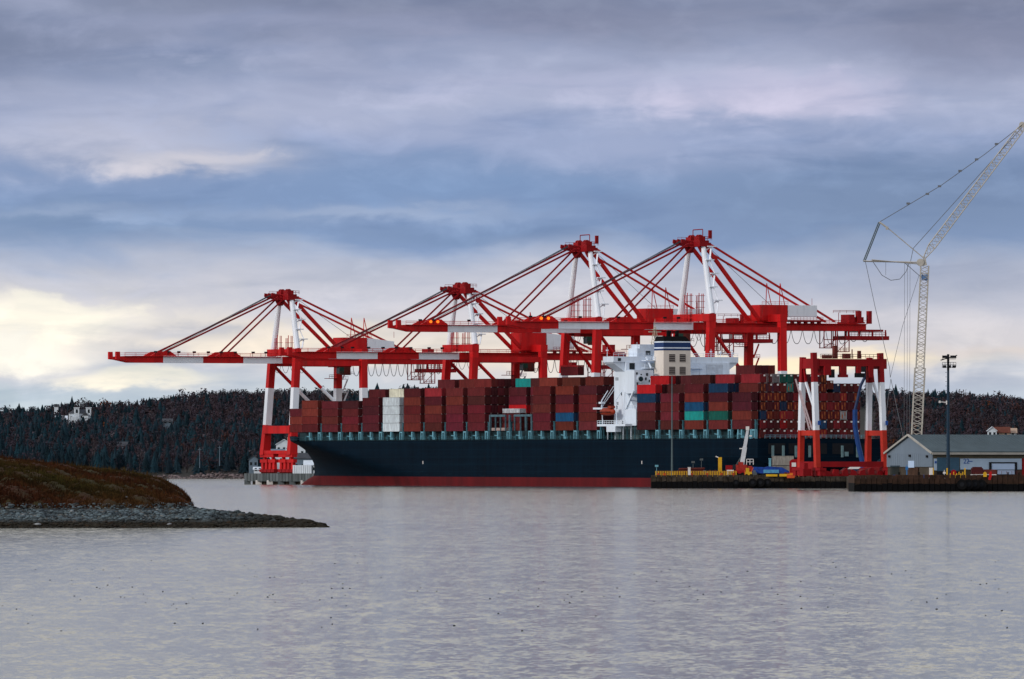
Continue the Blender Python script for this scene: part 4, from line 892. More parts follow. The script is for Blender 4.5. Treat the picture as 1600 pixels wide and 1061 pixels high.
# ------------------------------------------------------------------ the ship
def ship():
    e = empty('container_ship', P(0, 0, 0), UANG); tag(e, 'long dark navy container ship with a red waterline band, moored beside the cranes', 'ship')
    VC = 21.3; HB_ = 21.9
    # local x = t, local y = -v
    def stem(z): return float(np.interp(z, [-2, 0, 1.6, 3.2, 5, 8, 10, 12, 15, 16.6], [358, 357.5, 353.5, 347.5, 346.6, 347.6, 350.5, 354, 359.5, 361.5]))
    def ts(z): return float(np.interp(z, [-2, 0, 3, 6, 7], [14, 9, 2, -4, -5]))
    def tb(z): return float(np.interp(z, [0, 3, 15, 17], [215, 225, 314, 318]))
    def pw(z): return float(np.interp(z, [0, 3, 8, 15], [1.45, 1.45, 1.4, 1.5]))
    def hb(t, z):
        a = tb(z); s_ = stem(z) if z > 3.1 else stem(3.2)
        if t > a:
            q = min(1, (t-a)/(s_-a)); h = HB_*(1-q**pw(z))
            if z < 3.1: h = max(h, 2.6*math.sqrt(max(0, 1-((t-330)/(stem(z)-330))**2)) if t > 330 else 0)
            return max(h, 0)
        if t < 50 and z < 9:
            q = (50-t)/55; return HB_*(1-.55*q**2*(9-z)/9)
        return HB_
    zs = [-2, 0, 1.0, 2.0, 3.2, 4.5, 6, 7.5, 9, 10.5, 12, 13.5, 15.0]
    fr = np.concatenate([np.linspace(0, .55, 14), np.linspace(.58, 1, 46)])
    V = []; Fc = []; mi = []; NZ, NF = len(zs), len(fr)
    for sgn in (1, -1):
        b = len(V)
        for z in zs:
            a, s_ = ts(z), stem(z)
            for f in fr: t = a+(s_-a)*f; h = hb(t, z) if f < 1 else 0.0; V.append((t, -VC+sgn*h, z if z != 3.2 else 2.72+.45*t/340))
        for k in range(NZ-1):
            for i in range(NF-1):
                q = (b+k*NF+i, b+k*NF+i+1, b+(k+1)*NF+i+1, b+(k+1)*NF+i); Fc.append(q if sgn < 0 else q[::-1]); mi.append(1 if zs[k] < 3.1 else 0)
    # transom and deck
    off = NZ*NF
    for k in range(NZ-1): Fc.append((k*NF, (k+1)*NF, off+(k+1)*NF, off+k*NF)); mi.append(1 if zs[k] < 3.1 else 0)
    for i in range(NF-1): Fc.append(((NZ-1)*NF+i, (NZ-1)*NF+i+1, off+(NZ-1)*NF+i+1, off+(NZ-1)*NF+i)); mi.append(2)
    mb = MB(); mb.v = V; mb.f = Fc; mb.mi = mi
    hm = bpy.data.materials.new('navy_hull'); hm.use_nodes = True; t = NT(hm.node_tree); t.n.clear()
    g = t.node('ShaderNodeTexCoord').outputs['Object']; sx = t.node('ShaderNodeSeparateXYZ', {0: g})
    st = t.noise(t.node('ShaderNodeMapping', {'Vector': g, 'Scale': (.5, .5, .06)}).outputs[0], 1.0, 4, .6)
    pn = t.noise(t.node('ShaderNodeMapping', {'Vector': g, 'Scale': (.03, .03, .5)}).outputs[0], 1.0, 3, .6)
    f_ = t.m('ADD', t.m('MULTIPLY', st, .5), t.m('MULTIPLY', pn, .5))
    seam = t.m('GREATER_THAN', t.m('FRACT', t.m('DIVIDE', sx.outputs[2], 2.4)), .94); seam2 = t.m('GREATER_THAN', t.m('FRACT', t.m('DIVIDE', sx.outputs[0], 11.7)), .985)
    c = t.mix(t.m('MULTIPLY_ADD', t.m('SUBTRACT', f_, .5), 4, .5, clamp=True), (.0008, .0052, .012, 1), (.0012, .0090, .0195, 1))
    c = t.mix(t.m('MULTIPLY', t.m('MAXIMUM', seam, seam2), .5), c, (.003, .018, .032, 1))
    scr = t.noise(t.node('ShaderNodeMapping', {'Vector': g, 'Scale': (.11, .11, 1.3)}).outputs[0], 1.0, 6, .7)
    lowz = t.m('MULTIPLY_ADD', sx.outputs[2], -.16, 1.7, clamp=True)
    c = t.mix(t.m('MULTIPLY', t.m('MULTIPLY_ADD', t.m('SUBTRACT', scr, .58), 9, 0, clamp=True), t.m('MULTIPLY', lowz, .35)), c, (.012, .040, .055, 1))
    rs = t.noise(t.node('ShaderNodeMapping', {'Vector': g, 'Scale': (1.6, 1.6, .07)}).outputs[0], 1.0, 5, .7)
    c = t.mix(t.m('MULTIPLY', t.m('MULTIPLY_ADD', t.m('SUBTRACT', rs, .64), 12, 0, clamp=True), .5), c, (.040, .022, .018, 1))
    b_ = t.node('ShaderNodeBsdfPrincipled', {'Base Color': c, 'Roughness': .65, 'Specular IOR Level': .04}); t.node('ShaderNodeOutputMaterial', {'Surface': b_.outputs[0]})
    boot = mat('red_antifouling', (.125, .009, .012), .7, .4, .12, c2=(.065, .008, .010), streak=True, spec=.08)
    hull = mb.build('hull', [hm, boot, TEAL], e, fixn=False, smooth=False)
    for p in hull.data.polygons: p.use_smooth = p.material_index < 2
    es = hull.modifiers.new('edges', 'EDGE_SPLIT'); es.split_angle = R(32)
    # forecastle bulwark, a closed wall that follows the flare
    fc = MB(); prev = {}
    tt = list(np.linspace(318, 359.4, 26))
    for sgn in (1, -1):
        for k in range(len(tt)-1):
            a, b2 = tt[k], tt[k+1]; q = lambda t_, z, o=0: (t_+(z-15)*.6*max(0, (t_-318)/42), -VC+sgn*max(0, hb(t_, 15)+ (z-15)*.12 - o), z)
            fc.quadbox([q(a, 15.0), q(b2, 15.0), q(b2, 15.0, .3), q(a, 15.0, .3)], [q(a, 16.7), q(b2, 16.7), q(b2, 16.7, .3), q(a, 16.7, .3)])
    fc.build('bulwark', hm, e)
    # hatch coaming under the containers
    MB().box(-3, 74, -VC-18.6, -VC+18.6, 15.02, BZ-.25-TIER*.0).build('hatch_coaming', TEAL, e) if False else None
    MB().box(14, 70, -VC-19.6, -VC+19.6, 15.03, BZ-.08).build('hatch_coaming', TEAL, e)
    MB().box(103, 318, -VC-19.6, -VC+19.6, 15.03, BZ-.08).build('hatch_coaming', TEAL, e)
    MB().box(318.2, 340, -VC-9, -VC+9, 15.03, BZ-.3).build('hatch_coaming', TEAL, e)
    # side railing
    rl = MB(); rl.rail((-4, .3, 15.05), (322, .3, 15.05), 1.1, 2.4, .03); rl.build('railing', MBL, e)
    # pedestals and lashing bridges on the port side
    for i, tb_ in enumerate(BT):
        if i == 0: continue
        w_ = (1.1 if i > 12 else .95)
        t0, t1 = tb_-1.35, tb_+CL/2
        # frame in the gap: two posts, a head and a narrow tower between the stacks
        fm = MB()
        for q in (tb_-2.3, tb_-.75): fm.box(q-.22, q+.22, -.55, .25, 15.3, 17.5)
        fm.box(tb_-2.52, tb_-.53, -.55, .25, 17.5, 17.95)
        fm.build('lashing_frame', LBL, e)
        tw = MB(); tw.box(tb_-1.85, tb_-1.2, -1.2, -.5, 17.95, 20.9).box(tb_-2.2, tb_-.9, -1.4, -.4, 19.4, 19.55).box(tb_-2.2, tb_-.9, -1.4, -.4, 20.8, 20.95)
        tw.build('lashing_bridge', MBL, e)
        MB().box(t1-.4, t1+.4, -.7, .15, 15.3, 17.9).box(t1-1.1, t1-.4, -.7, 0, 15.3, 16.0).beam((t1+.4, -.3, 16.4), (t1+3.2, -.5, 16.6), .22, .22).build('pedestal', LBL, e)
        if i % 2: MB().box(t1+3.4, t1+3.8, -.8, -.3, 15.1, 16.7).box(t1-3.8, t1-3.5, -.8, -.3, 15.1, 16.4).beam((t1+3.6, -.5, 15.9), (t1+5, -.5, 15.9), .2, .2).build('mooring_fitting', MBL, e)
    # lashing gear across the half-empty bays
    fr_ = MB()
    for ta in (BT[10]+CL+.4, BT[10]-1.2, BT[11]-1.4):
        for vv in (.6, 6.5): fr_.box(ta-.3, ta+.3, -vv-.3, -vv+.3, 18, 23.2)
    for ta, tb2 in ((BT[10]+CL+.7, BT[10]+2), (BT[11]+CL-1, BT[11]-1.6)): fr_.box(tb2, ta, -1, -.5, 22.6, 23.3); [fr_.box(q-.15, q+.15, -1, -.6, 18, 22.6) for q in np.linspace(tb2+.2, ta-.2, 4)]
    fr_.build('lashing_bridge', mat('mid_grey_blue', (.09, .17, .21), .7, .5, .6), e)
    MB().box(BT[10]+.1, BT[10]+12.1, -4.84-CW, -4.84, 18.05+2*TIER+.1, 18.05+2*TIER+1.5, 0).build('tarpaulin_cargo', mat('pale_tarpaulin', (.55, .58, .62), .8, .6, .8), e)
    MB().box(BT[10]+2, BT[10]+14, -3.2, -.9, 18.1, 19.0).build('flat_rack', mat('pinkish_grey_load', (.42, .32, .30), .8, .5, 1), e)
    # superstructure
    def blk(t0, t1, v0, v1, z0, z1, name, m=SHW, par=e): return MB().box(t0, t1, -v1, -v0, z0, z1).build(name, m, par)
    sup = MB()
    sup.box(86, 94, -40, -2.4, 19.4, 39.6); sup.box(80, 86, -40, -8, 19.4, 34.5)
    sup.box(80.5, 86, -9.2, -2.4, 29.6, 37.0); sup.box(79, 86, -8, -2.2, 19.4, 24.5)
    MB().box(79.5, 96, -38, -3.4, 15.05, 19.4).build('lower_deckhouse', mat('dull_grey_steel', (.10, .15, .16), .7, .6, .7), e)  # deckhouse base in a dark grey-teal steel tone
    sup.prism([(80, 24.5), (86, 24.5), (86, 30)], -8, -2.5)
    house_ = sup.build('accommodation_block', SHW, e)
    br = MB()
    br.box(86.5, 93.5, -43.5, 1.9, 39.6, 41.4)
    for s0, s1 in ((1.9, -4.2), (-43.5, -37.6)):
        br.quadbox([(87, s0, 39.6), (93, s0, 39.6), (93, s1, 39.6), (87, s1, 39.6)], [(87, s0-(.6 if s0 > 0 else -.6), 39.0), (93, s0-(.6 if s0 > 0 else -.6), 39.0), (93, s1, 35.4), (87, s1, 35.4)])
    br.rail((86.6, 1.8, 41.4), (86.6, -43.4, 41.4), 1.1, 1.8, .06)
    br.build('bridge_wing', SHW, e)
    wn = MB()
    wn.box(86.42, 86.48, -.8, .3, 39.95, 40.9)
    wn.build('window', GLS, house_)
    for (vv, zz, w2, h2) in ((3.6, 37.3, 1.9, 2.0), (12, 37.2, 3.2, 1.5), (16.2, 37.2, 2.6, 1.5), (22.8, 37.5, 1.0, 1.6)):
        MB().box(85.9, 85.96, -vv-w2, -vv, zz, zz+h2).build('window', GLS, house_)
    for (tt_, zz) in ((92.4, 33.8), (91.2, 33.8), (92.4, 26.0), (91.2, 26.0), (91.8, 24.8), (88.8, 29), (88, 20)):
        MB().box(tt_, tt_+.5, -2.38, -2.33, zz, zz+1.0).build('porthole', GLS, house_)
    for (vv, zz) in ((3.6, 33.8), (4.6, 34.9), (6.3, 33.8), (8.0, 33.8), (3.2, 32.2)):
        MB().box(80.42, 80.48, -vv-.5, -vv, zz, zz+.9).build('porthole', GLS, house_)
    for (tt_, v0, v1, z) in ((84.0, 8, 30, 37.6), (83.2, 8, 22, 40.0), (82.2, 8, 22, 34.5)):
        bl = MB().box(tt_, 86, -v1, -v0, z, z+.25).rail((tt_, -v0, z+.25), (tt_, -v1, z+.25), 1.1, 1.6, .06); bl.build('balcony', SHW, house_)
    dg = MB().rail((80.3, -2.5, 29.6), (80.3, -9, 29.6), 1.1, 1.2, .06).box(79.2, 86, -9.2, -2.2, 24.5, 24.7).rail((79.2, -2.3, 24.7), (86, -2.3, 24.7), 1.1, 1.3, .06)
    dg.beam((86, -2.2, 24.6), (80.5, -2.2, 30.5), .4, .6); dg.beam((80.6, -3, 24.7), (80.6, -7, 29.6), .4, .5); dg.build('outside_stair', SHW, house_)
    MB().tube((80.2, -4.6, 34.2), (80.52, -4.6, 34.2), 1.25, 1.25, 16, 0).tube((80.12, -4.6, 34.2), (80.2, -4.6, 34.2), .8, .8, 12, 1).build('ventilation_opening', [SHW, TEAL], house_)
    for (vv, zz, w2, h2) in ((6.6, 35.2, .7, .9), (7.6, 33.2, .6, .8), (3.0, 35.6, .6, .7), (8.3, 31.2, .5, .7), (5.4, 31.0, .7, .6)): MB().box(80.40, 80.47, -vv-w2, -vv, zz, zz+h2).build('window', GLS, house_)
    MB().box(85.86, 85.95, -37.5, -31.5, 35.6, 39.0).box(85.78, 85.86, -34.6, -34.4, 35.6, 39.0).build('weathertight_door', mat('off_white_door', (.60, .66, .74), .5, .3, 1), house_)
    MB().beam((85.7, -9.4, 41.3), (82.2, -9.4, 37.7), .25, .5).beam((84.0, -20, 37.8), (84.0, -13, 41.2), .25, .5).build('outside_stair', SHW, house_)
    for (tt_, vv, zz) in ((83.6, 10.4, 38), (83.6, 15.6, 38.1), (82.8, 19.2, 40.2), (84.6, 12.4, 44)): MB().box(tt_, tt_+.9, -vv-1.1, -vv, zz, zz+1.2).build('deck_locker', mat('grey_locker', (.30, .36, .40), .6, .4, 1), house_)
    MB().box(79.9, 80.0, -7.0, -4.0, 26.6, 31.8).build('recess_shade', TEAL, house_)  # flat dark sheet painted in for the shadow of a recess
    cd = MB().box(87, 93, -20.5, -7, 41.4, 44.0).box(87, 93, -13.5, -8, 44.0, 45.3); cd.rail((87, -7, 44.0), (87, -20.5, 44.0), 1.2, 1.4, .07)
    cdo = cd.build('wheelhouse', SHW, e)
    for vv in (10.0, 13.4, 16.6): MB().box(86.9, 86.97, -vv-1.7, -vv, 41.9, 43.2).build('window', GLS, cdo)
    mm = MB()
    for dx, dy in ((-1, -1), (1, -1), (-1, 1), (1, 1)): mm.tube((90+dx, -15+dy, 44), (90+dx*.2, -15+dy*.2, 51), .14, .1, 4)
    for z, q in ((46, .75), (48, .5), (50, .3)): mm.box(90-q-.5, 90+q+.5, -15-q-.5, -15+q+.5, z, z+.15)
    for k in range(4): mm.tube((90-1+.25*k, -16+.25*k, 44+1.6*k), (90+.8-.15*k, -14.2-.2*k, 45.6+1.6*k), .08, .08, 4)
    mm.box(89.8, 90.2, -17.2, -12.8, 49.2, 49.5).tube((90, -15, 51), (90, -15, 53.5), .1, .05, 4)
    mm.build('radar_mast', mat('buff_paint', (.5, .46, .36), .6, .2, 1), e)
    for (tt_, vv, h_) in ((92, -1.2, 3), (90, 43, 3.4), (92, 40, 2.2), (88, 42.3, 1.8), (90, 8.5, 4.6), (90, 19.6, 3.0), (91, 36, 2.6)):
        MB().tube((tt_, -vv, 41.4), (tt_, -vv, 41.4+h_), .12, .06, 4).box(tt_-.3, tt_+.3, -vv-.3, -vv+.3, 41.4+h_*.6, 41.4+h_*.6+.4).build('antenna', SHW, e)
    # funnel
    fu = MB(); tA, tF, vA, vF = 78, 84.2, 11.6, 21.4
    fu.box(tA, tF, -vF, -vA, 24, 43.3, 0)
    for (z0, z1, m_, g_) in ((43.3, 43.9, 2, .02), (43.9, 44.3, 1, .03), (44.3, 45.8, 2, .02), (45.8, 46.2, 1, .03)): fu.box(tA-g_, tF+g_, -vF-g_, -vA+g_, z0, z1, m_)
    fu.quadbox([(tA, -vF, 46.2), (tF, -vF, 46.2), (tF, -vA, 46.2), (tA, -vA, 46.2)], [(tA+.6, -vF+1.6, 47.8), (tF-.6, -vF+1.6, 47.8), (tF-.6, -vA-.4, 47.8), (tA+.6, -vA-.4, 47.8)], 3)
    fun = fu.build('funnel', [CREAM, SHW, mat('navy_band', (.012, .04, .14), .5, .2, .5), BLK], e)
    for (a, b2) in ((79.5, 14), (81.5, 15.5), (80, 17.5), (82, 18.4)): MB().tube((a, -b2, 47.8), (a-.4, -b2, 49.6), .55, .55, 8).build('exhaust_pipe', BLK, fun)
    for vv in (13.6, 17.4):
        for zz in (35.6, 39.6):
            lv = MB().box(tA-.03, tA+.01, -vv-2.2, -vv, zz, zz+2.5, 0)
            for k in range(4): lv.box(tA-.14, tA-.04, -vv-2.2, -vv, zz+.1+k*.62, zz+.42+k*.62, 1)
            lv.build('louvre', [DARK, mat('brownish_slat', (.28, .24, .22), .6, .2, 1)], fun)
    MB().prism([(84.2, 24), (86, 24), (86, 41), (84.2, 43)], -24, -12).build('funnel_casing', SHW, e)
    # stern deck structure
    for tt_ in (1.0, 9.0):
        for vv in (0.5, 2.2): MB().beam((tt_, -vv, 15.05), (tt_, -vv-.1, 17.95), .7, .7).build('stanchion', LBL, e)
    for (v0, v1) in ((3.2, 9.2), (10.4, 15.4), (17, 24), (26, 33.5), (35, 39.5)): MB().box(-5.06, -4.9, -v1, -v0, 10.3, 13.6).build('mooring_opening_shade', DARK, e)  # solid dark panels, their colour stands for the shade inside the openings
    PGG = mat('pale_grey_green', (.16, .26, .28), .6, .3, 1)
    for vv in (4.3, 8.0, 12.5, 17.4, 29.0, 34.4): MB().box(-5.35, -5.1, -vv-.8, -vv, 9.3, 12.9).build('fairlead_post', PGG, e)
    MB().box(-5.35, -5.1, -31.6, -30.2, 9.6, 11.0).build('stern_plate', PGG, e)
    rl2 = MB().rail((-5, -2, 15.05), (-5, -40, 15.05), 1.1, 1.8, .06); rl2.build('stern_railing', LBL, e)
    # draught marks on the side
    for tx in (Tx(661, -.6), Tx(1003, -.6)): MB().box(tx-.2, tx+.2, .61, .66, 7.2, 8.2).build('hull_mark', PLT, e)
    # gangway platform with davits
    gp = MB().box(78, 97, -.2, 2.2, 19.2, 19.9).box(84.5, 90.5, .2, 2.3, 17.4, 19.2).box(95, 101, -.5, 1.5, 24.6, 25.2)
    gp.rail((78, 2.1, 19.9), (97, 2.1, 19.9), 1.1, 1.5, .07); gp.build('boat_deck_platform', SHW, e)
    for tt_ in (96.5, 87.0): MB().path([(tt_, .4, 19.9), (tt_, .8, 27.4), (tt_-.5, -1.2, 30.6)], .18, 5).build('davit', SHW, e)
    MB().path([(96.8, .6, 25.2), (93.5, -2.2, 31)], .10, 4).box(95.6, 97.4, 0, 1.4, 26.4, 27.0).path([(97.4, .6, 25.5), (94, -2.2, 32)], .10, 4).build('rescue_boat_frame', SHW, e)
    for k in range(9): MB().box(76+k*2.6, 76.2+k*2.6, -.4, -.1, 15.05, 19.2).build('platform_post', SHW if k % 2 else MBL, e)
    MB().box(88.6, 91.6, -2.39, -2.31, 38.3, 39.5).build('window', GLS, house_)
    return e
SHIP = ship()
def lifeboat():
    e = empty('lifeboat', P(92.3, -.9, 22.7), UANG); tag(e, 'orange-red enclosed lifeboat hanging on the ship beside the white bridge block', 'lifeboat')
    V = []; n = 12; sec = 14; mb = MB()
    rings = []
    for i in range(n+1):
        x = -4.6+9.2*i/n; f = math.sqrt(max(.04, 1-(x/4.75)**2)); ring = []
        for k in range(sec):
            a = 2*math.pi*k/sec; yy = 1.35*math.cos(a)*f; zz = (1.25 if math.sin(a) > 0 else 1.35)*math.sin(a)*(f**.6 if math.sin(a) < 0 else f**.5*(1 if abs(x) < 3 else .8))
            ring.append((x, yy, zz+1.2))
        rings.append(ring)
    for a, b in zip(rings[:-1], rings[1:]): mb.quadbox(a, b, 0, False)
    mb.f.append(tuple(range(sec))); mb.mi.append(0); k = len(mb.v)-sec; mb.f.append(tuple(range(k, k+sec))); mb.mi.append(0)
    mb.build('hull', LBO, e, smooth=True)
    MB().box(-3.6, -1.6, -.8, .8, 2.2, 3.0).build('conning_hatch', LBO, e)
    MB().box(-4.2, 4.2, 1.28, 1.42, .95, 1.15).build('fender_strip', DARK, e)
lifeboat()

# ------------------------------------------------------------------ small gantry on the near pier
def portal_crane():
    D = 2500.0; s_ = F/D; z0 = 3.45
    yd = lambda y, D_=D: Zy(y, D_)
    p0 = at(1277, D, z0); e = empty('travelling_gantry', p0, math.atan2(-SA, -CA)+math.pi)   # local x = v, local y = +t-ish
    tag(e, 'smaller red and white travelling gantry on four legs near the pier', 'gantry')
    # local x -> v direction (right, away); local y -> u direction (left, away)
    span = 21.5; dpt = 9.4; H = yd(551)-z0; w0, w1 = yd(672)-z0, yd(597)-z0
    def leg(x, yb, yt, xt=0.0, lean=0, h=H, sec=1.38):
        zs = [2.8, w0, w1, h]; mb = MB()
        f = lambda z: (z-2.8)/(h-2.8)
        for k in range(3):
            a, b = f(zs[k]), f(zs[k+1])
            mb.beam((x+xt*a, yb+(yt-yb)*a, zs[k]), (x+xt*b, yb+(yt-yb)*b, zs[k+1]), sec, sec, m=[0, 1, 2][k], up=(1, 0, 0))
        return mb.build('leg', [mat('orange_red_paint', (.55, .03, .015), .5, .3, .4), WHT, DRED], e)
    leg(0, 0, 1.0, -.6); leg(span, 0, 1.0, -.9)
    leg(0, dpt, dpt-2.0, -.4, h=H-1.2); leg(span, dpt, dpt-2.0, -.6, h=H-1.2)
    for x in (0, span):
        MB().box(x-.68, x+.68, .69, dpt-.69, 2.8, 4.4).box(x-.9, x+.9, -1.6, dpt+1.4, 2.0, 2.8).build('sill_beam', DRED, e)
        MB().box(x-.6, x+.6, .9, dpt-1, w0-1.5, w0-.1).build('portal_beam', mat('orange_red_paint', (0,0,0)), e)
        MB().box(x-.9, x+.9, .4, dpt-1.2, H-4.4, H-1.6).build('top_side_beam', DRED, e)
        MB().beam((x-.4, dpt-2.6, H-3), (x-.3, dpt*.62, w1), .55, .55, m=0).beam((x-.3, dpt*.62, w1), (x-.1, 1.0, w1-(w1-w0)*.62), .55, .55, m=1).build('brace', [DRED, WHT], e)
        for y in (-1.5, dpt-1.5):
            b = MB()
            for k in range(3): b.box(x-.8, x+.8, y-1.6+k*2.2, y+.0+k*2.2, .5, 2.0)
            b.box(x-1, x+1, y-1.8, y+4.6, 1.9, 2.6); bo = b.build('bogie', DRED, e)
            wh_ = MB()
            for k in range(3): wh_.tube((x-.3, y-.8+k*2.2, .55), (x+.3, y-.8+k*2.2, .55), .5, .5, 10)
            wh_.build('wheels', BRN, bo)
    lx = MB().box(.69, span-.69, -.6, .6, 2.9, 4.4)
    for k in range(7): xx = 1.5+k*2.8; lx.prism([(xx, .4), (xx+2.2, .4), (xx+1.9, 1.7+.5*(k % 3)), (xx+.5, 1.9+.4*(k % 2))], -1.1, .9)
    lx.box(2, span-3, -.8, .8, .3, 1.0).box(-5.0, -2.4, -1, 1, .4, 2.4).box(-4.6, -3.4, -.8, .8, 2.4, 4.0).box(span+1.6, span+4.5, -1.2, 1.2, .4, 3.2).box(span+2.2, span+3.6, -1, 1, 3.2, 6.0).prism([(span+3.6, 3.2), (span+5.4, .4), (span+5.8, .4), (span+4.2, 5.4)], -.5, .5)
    lx.build('base_beam', DRED, e)
    tb = MB()
    for y in (.8, dpt-2.2): tb.box(1, span-1.2, y-.6, y+.6, H-3.7, H-1.7)
    tb.box(2, span-2, .8, dpt-2.2, H-3.4, H-3.0); top = tb.build('main_girder', DRED, e)
    rr = MB().rail((1, 0, H-1.6), (span-1, 0, H-1.6), 1.2, 1.3, .07); rr.box(6, 7.1, 1, 2.2, H-1.6, H+2.0); rr.box(2.5, 5, .5, 2, H-1.6, H-.6).box(9, 11, .6, 2, H-1.6, H-.2).box(13.5, 14.3, .6, 1.4, H-1.6, H+.6).box(11.4, 11.6, .6, .9, H-1.6, H+1.0)
    rr.build('walkway', BRN, top)
    MB().box(2.2, 4.2, -.4, 4, H-6.2, H-3.7, 0).box(4.2, 5.2, -.6, 1, H-6.9, H-4.6, 1).build('trolley', [DRED, DARK], e)
    MB().box(7.4, 9.2, -.3, 1, H-6.0, H-3.7, 0).box(7.0, 9.6, -.4, 1, H-6.8, H-6.0, 0).build('trolley', [DRED, DARK], e)
    MB().box(12.6, 13.8, -.3, 1, H-5.6, H-3.7, 0).box(12.4, 15.0, -.3, 1, H-6.8, H-5.6, 1).build('trolley', [DRED, DARK], e)
    MB().box(16.4, 17.8, -.3, 1, H-6.8, H-3.7, 0).build('hanging_box', DRED, e)
    MB().tube((16, 1, H-4), (16, 1, 10), .08, .08, 4).build('hoist_rope', GRYC, e)
    ob = MB(); bpy.context.view_layer.update(); inv = e.matrix_world.inverted()
    Q = lambda px, y: inv @ at(px, 2494, Zy(y, 2494))
    for p_, q_ in ((Q(1243, 592), Q(1265, 672)), (Q(1250, 610), Q(1269, 671))): ob.beam(p_, q_, .42, .42)
    for k in range(9): a_, b_ = Q(1250, 612).lerp(Q(1265, 672), k/9), Q(1252, 614).lerp(Q(1269, 671), (k+.6)/9); ob.beam(a_, b_, .15, .15)
    ob.build('stowed_stair', mat('pinkish_white', (.55, .42, .44), .6, .2, 1), e)
    mk = MB()
    for x in (0, span): mk.box(x-.4, x+.4, -1.12, -1.02, w0+1.4, w0+2.6)
    mk.build('marking_plate', BLU, e)
    return e, H, w0
PGC, PH, PW0 = portal_crane()
def blue_spout():
    pts = [at(1356, 2560, Zy(573, 2560)), at(1352, 2560, Zy(588, 2560)), at(1345, 2560, Zy(602, 2560)), at(1341, 2560, Zy(620, 2560)), at(1336, 2560, Zy(640, 2560)), at(1336, 2560, Zy(665, 2560)), at(1340, 2560, Zy(690, 2560)), at(1347, 2560, Zy(720, 2560)), at(1349, 2560, Zy(741, 2560))]
    b = pts[-1]; e = empty('loading_spout', b); tag(e, 'tall bent blue loading pipe leaning beside the right gantry legs', 'pipe')
    m1 = MB(); m1.path([p-b for p in pts[:5]], .42, 8); m1.build('upper_tube', mat('dark_blue_paint', (.01, .03, .10), .5, .3, .4), e)
    m2 = MB(); m2.path([p-b for p in pts[4:]], .70, 8); m2.build('lower_tube', mat('worn_blue_tube', (.010, .055, .22), .6, .4, .5), e)
    MB().box(-2, 1.5, -1.5, 1.5, pts[0].z-b.z-1.5, pts[0].z-b.z+1.2).build('head_hopper', DARK, e)
blue_spout()

# ------------------------------------------------------------------ lattice boom crane behind the warehouse
LATM = mat('pale_lattice_steel', (.50, .47, .42), .6, .3, .5)
def lattice(mb, p, q, w0, w1, n, r=.16, rb=.09, up=Vector((0, 1, 0))):
    p = Vector(p); q = Vector(q); d = (q-p).normalized(); a = d.cross(up).normalized(); c = a.cross(d).normalized()
    def cor(f, i): wv = w0+(w1-w0)*f; sx, sy = ((-1,-1),(1,-1),(1,1),(-1,1))[i]; return p.lerp(q, f)+a*sx*wv/2+c*sy*wv/2
    for i in range(4):
        mb.tube(cor(0, i), cor(1, i), r, r, 5)
        j = (i+1) % 4
        for k in range(n):
            if k % 2: mb.tube(cor(k/n, i), cor((k+1)/n, j), rb, rb, 3)
            else: mb.tube(cor(k/n, j), cor((k+1)/n, i), rb, rb, 3)
            if k % 3 == 0: mb.tube(cor(k/n, i), cor(k/n, j), rb, rb, 3)
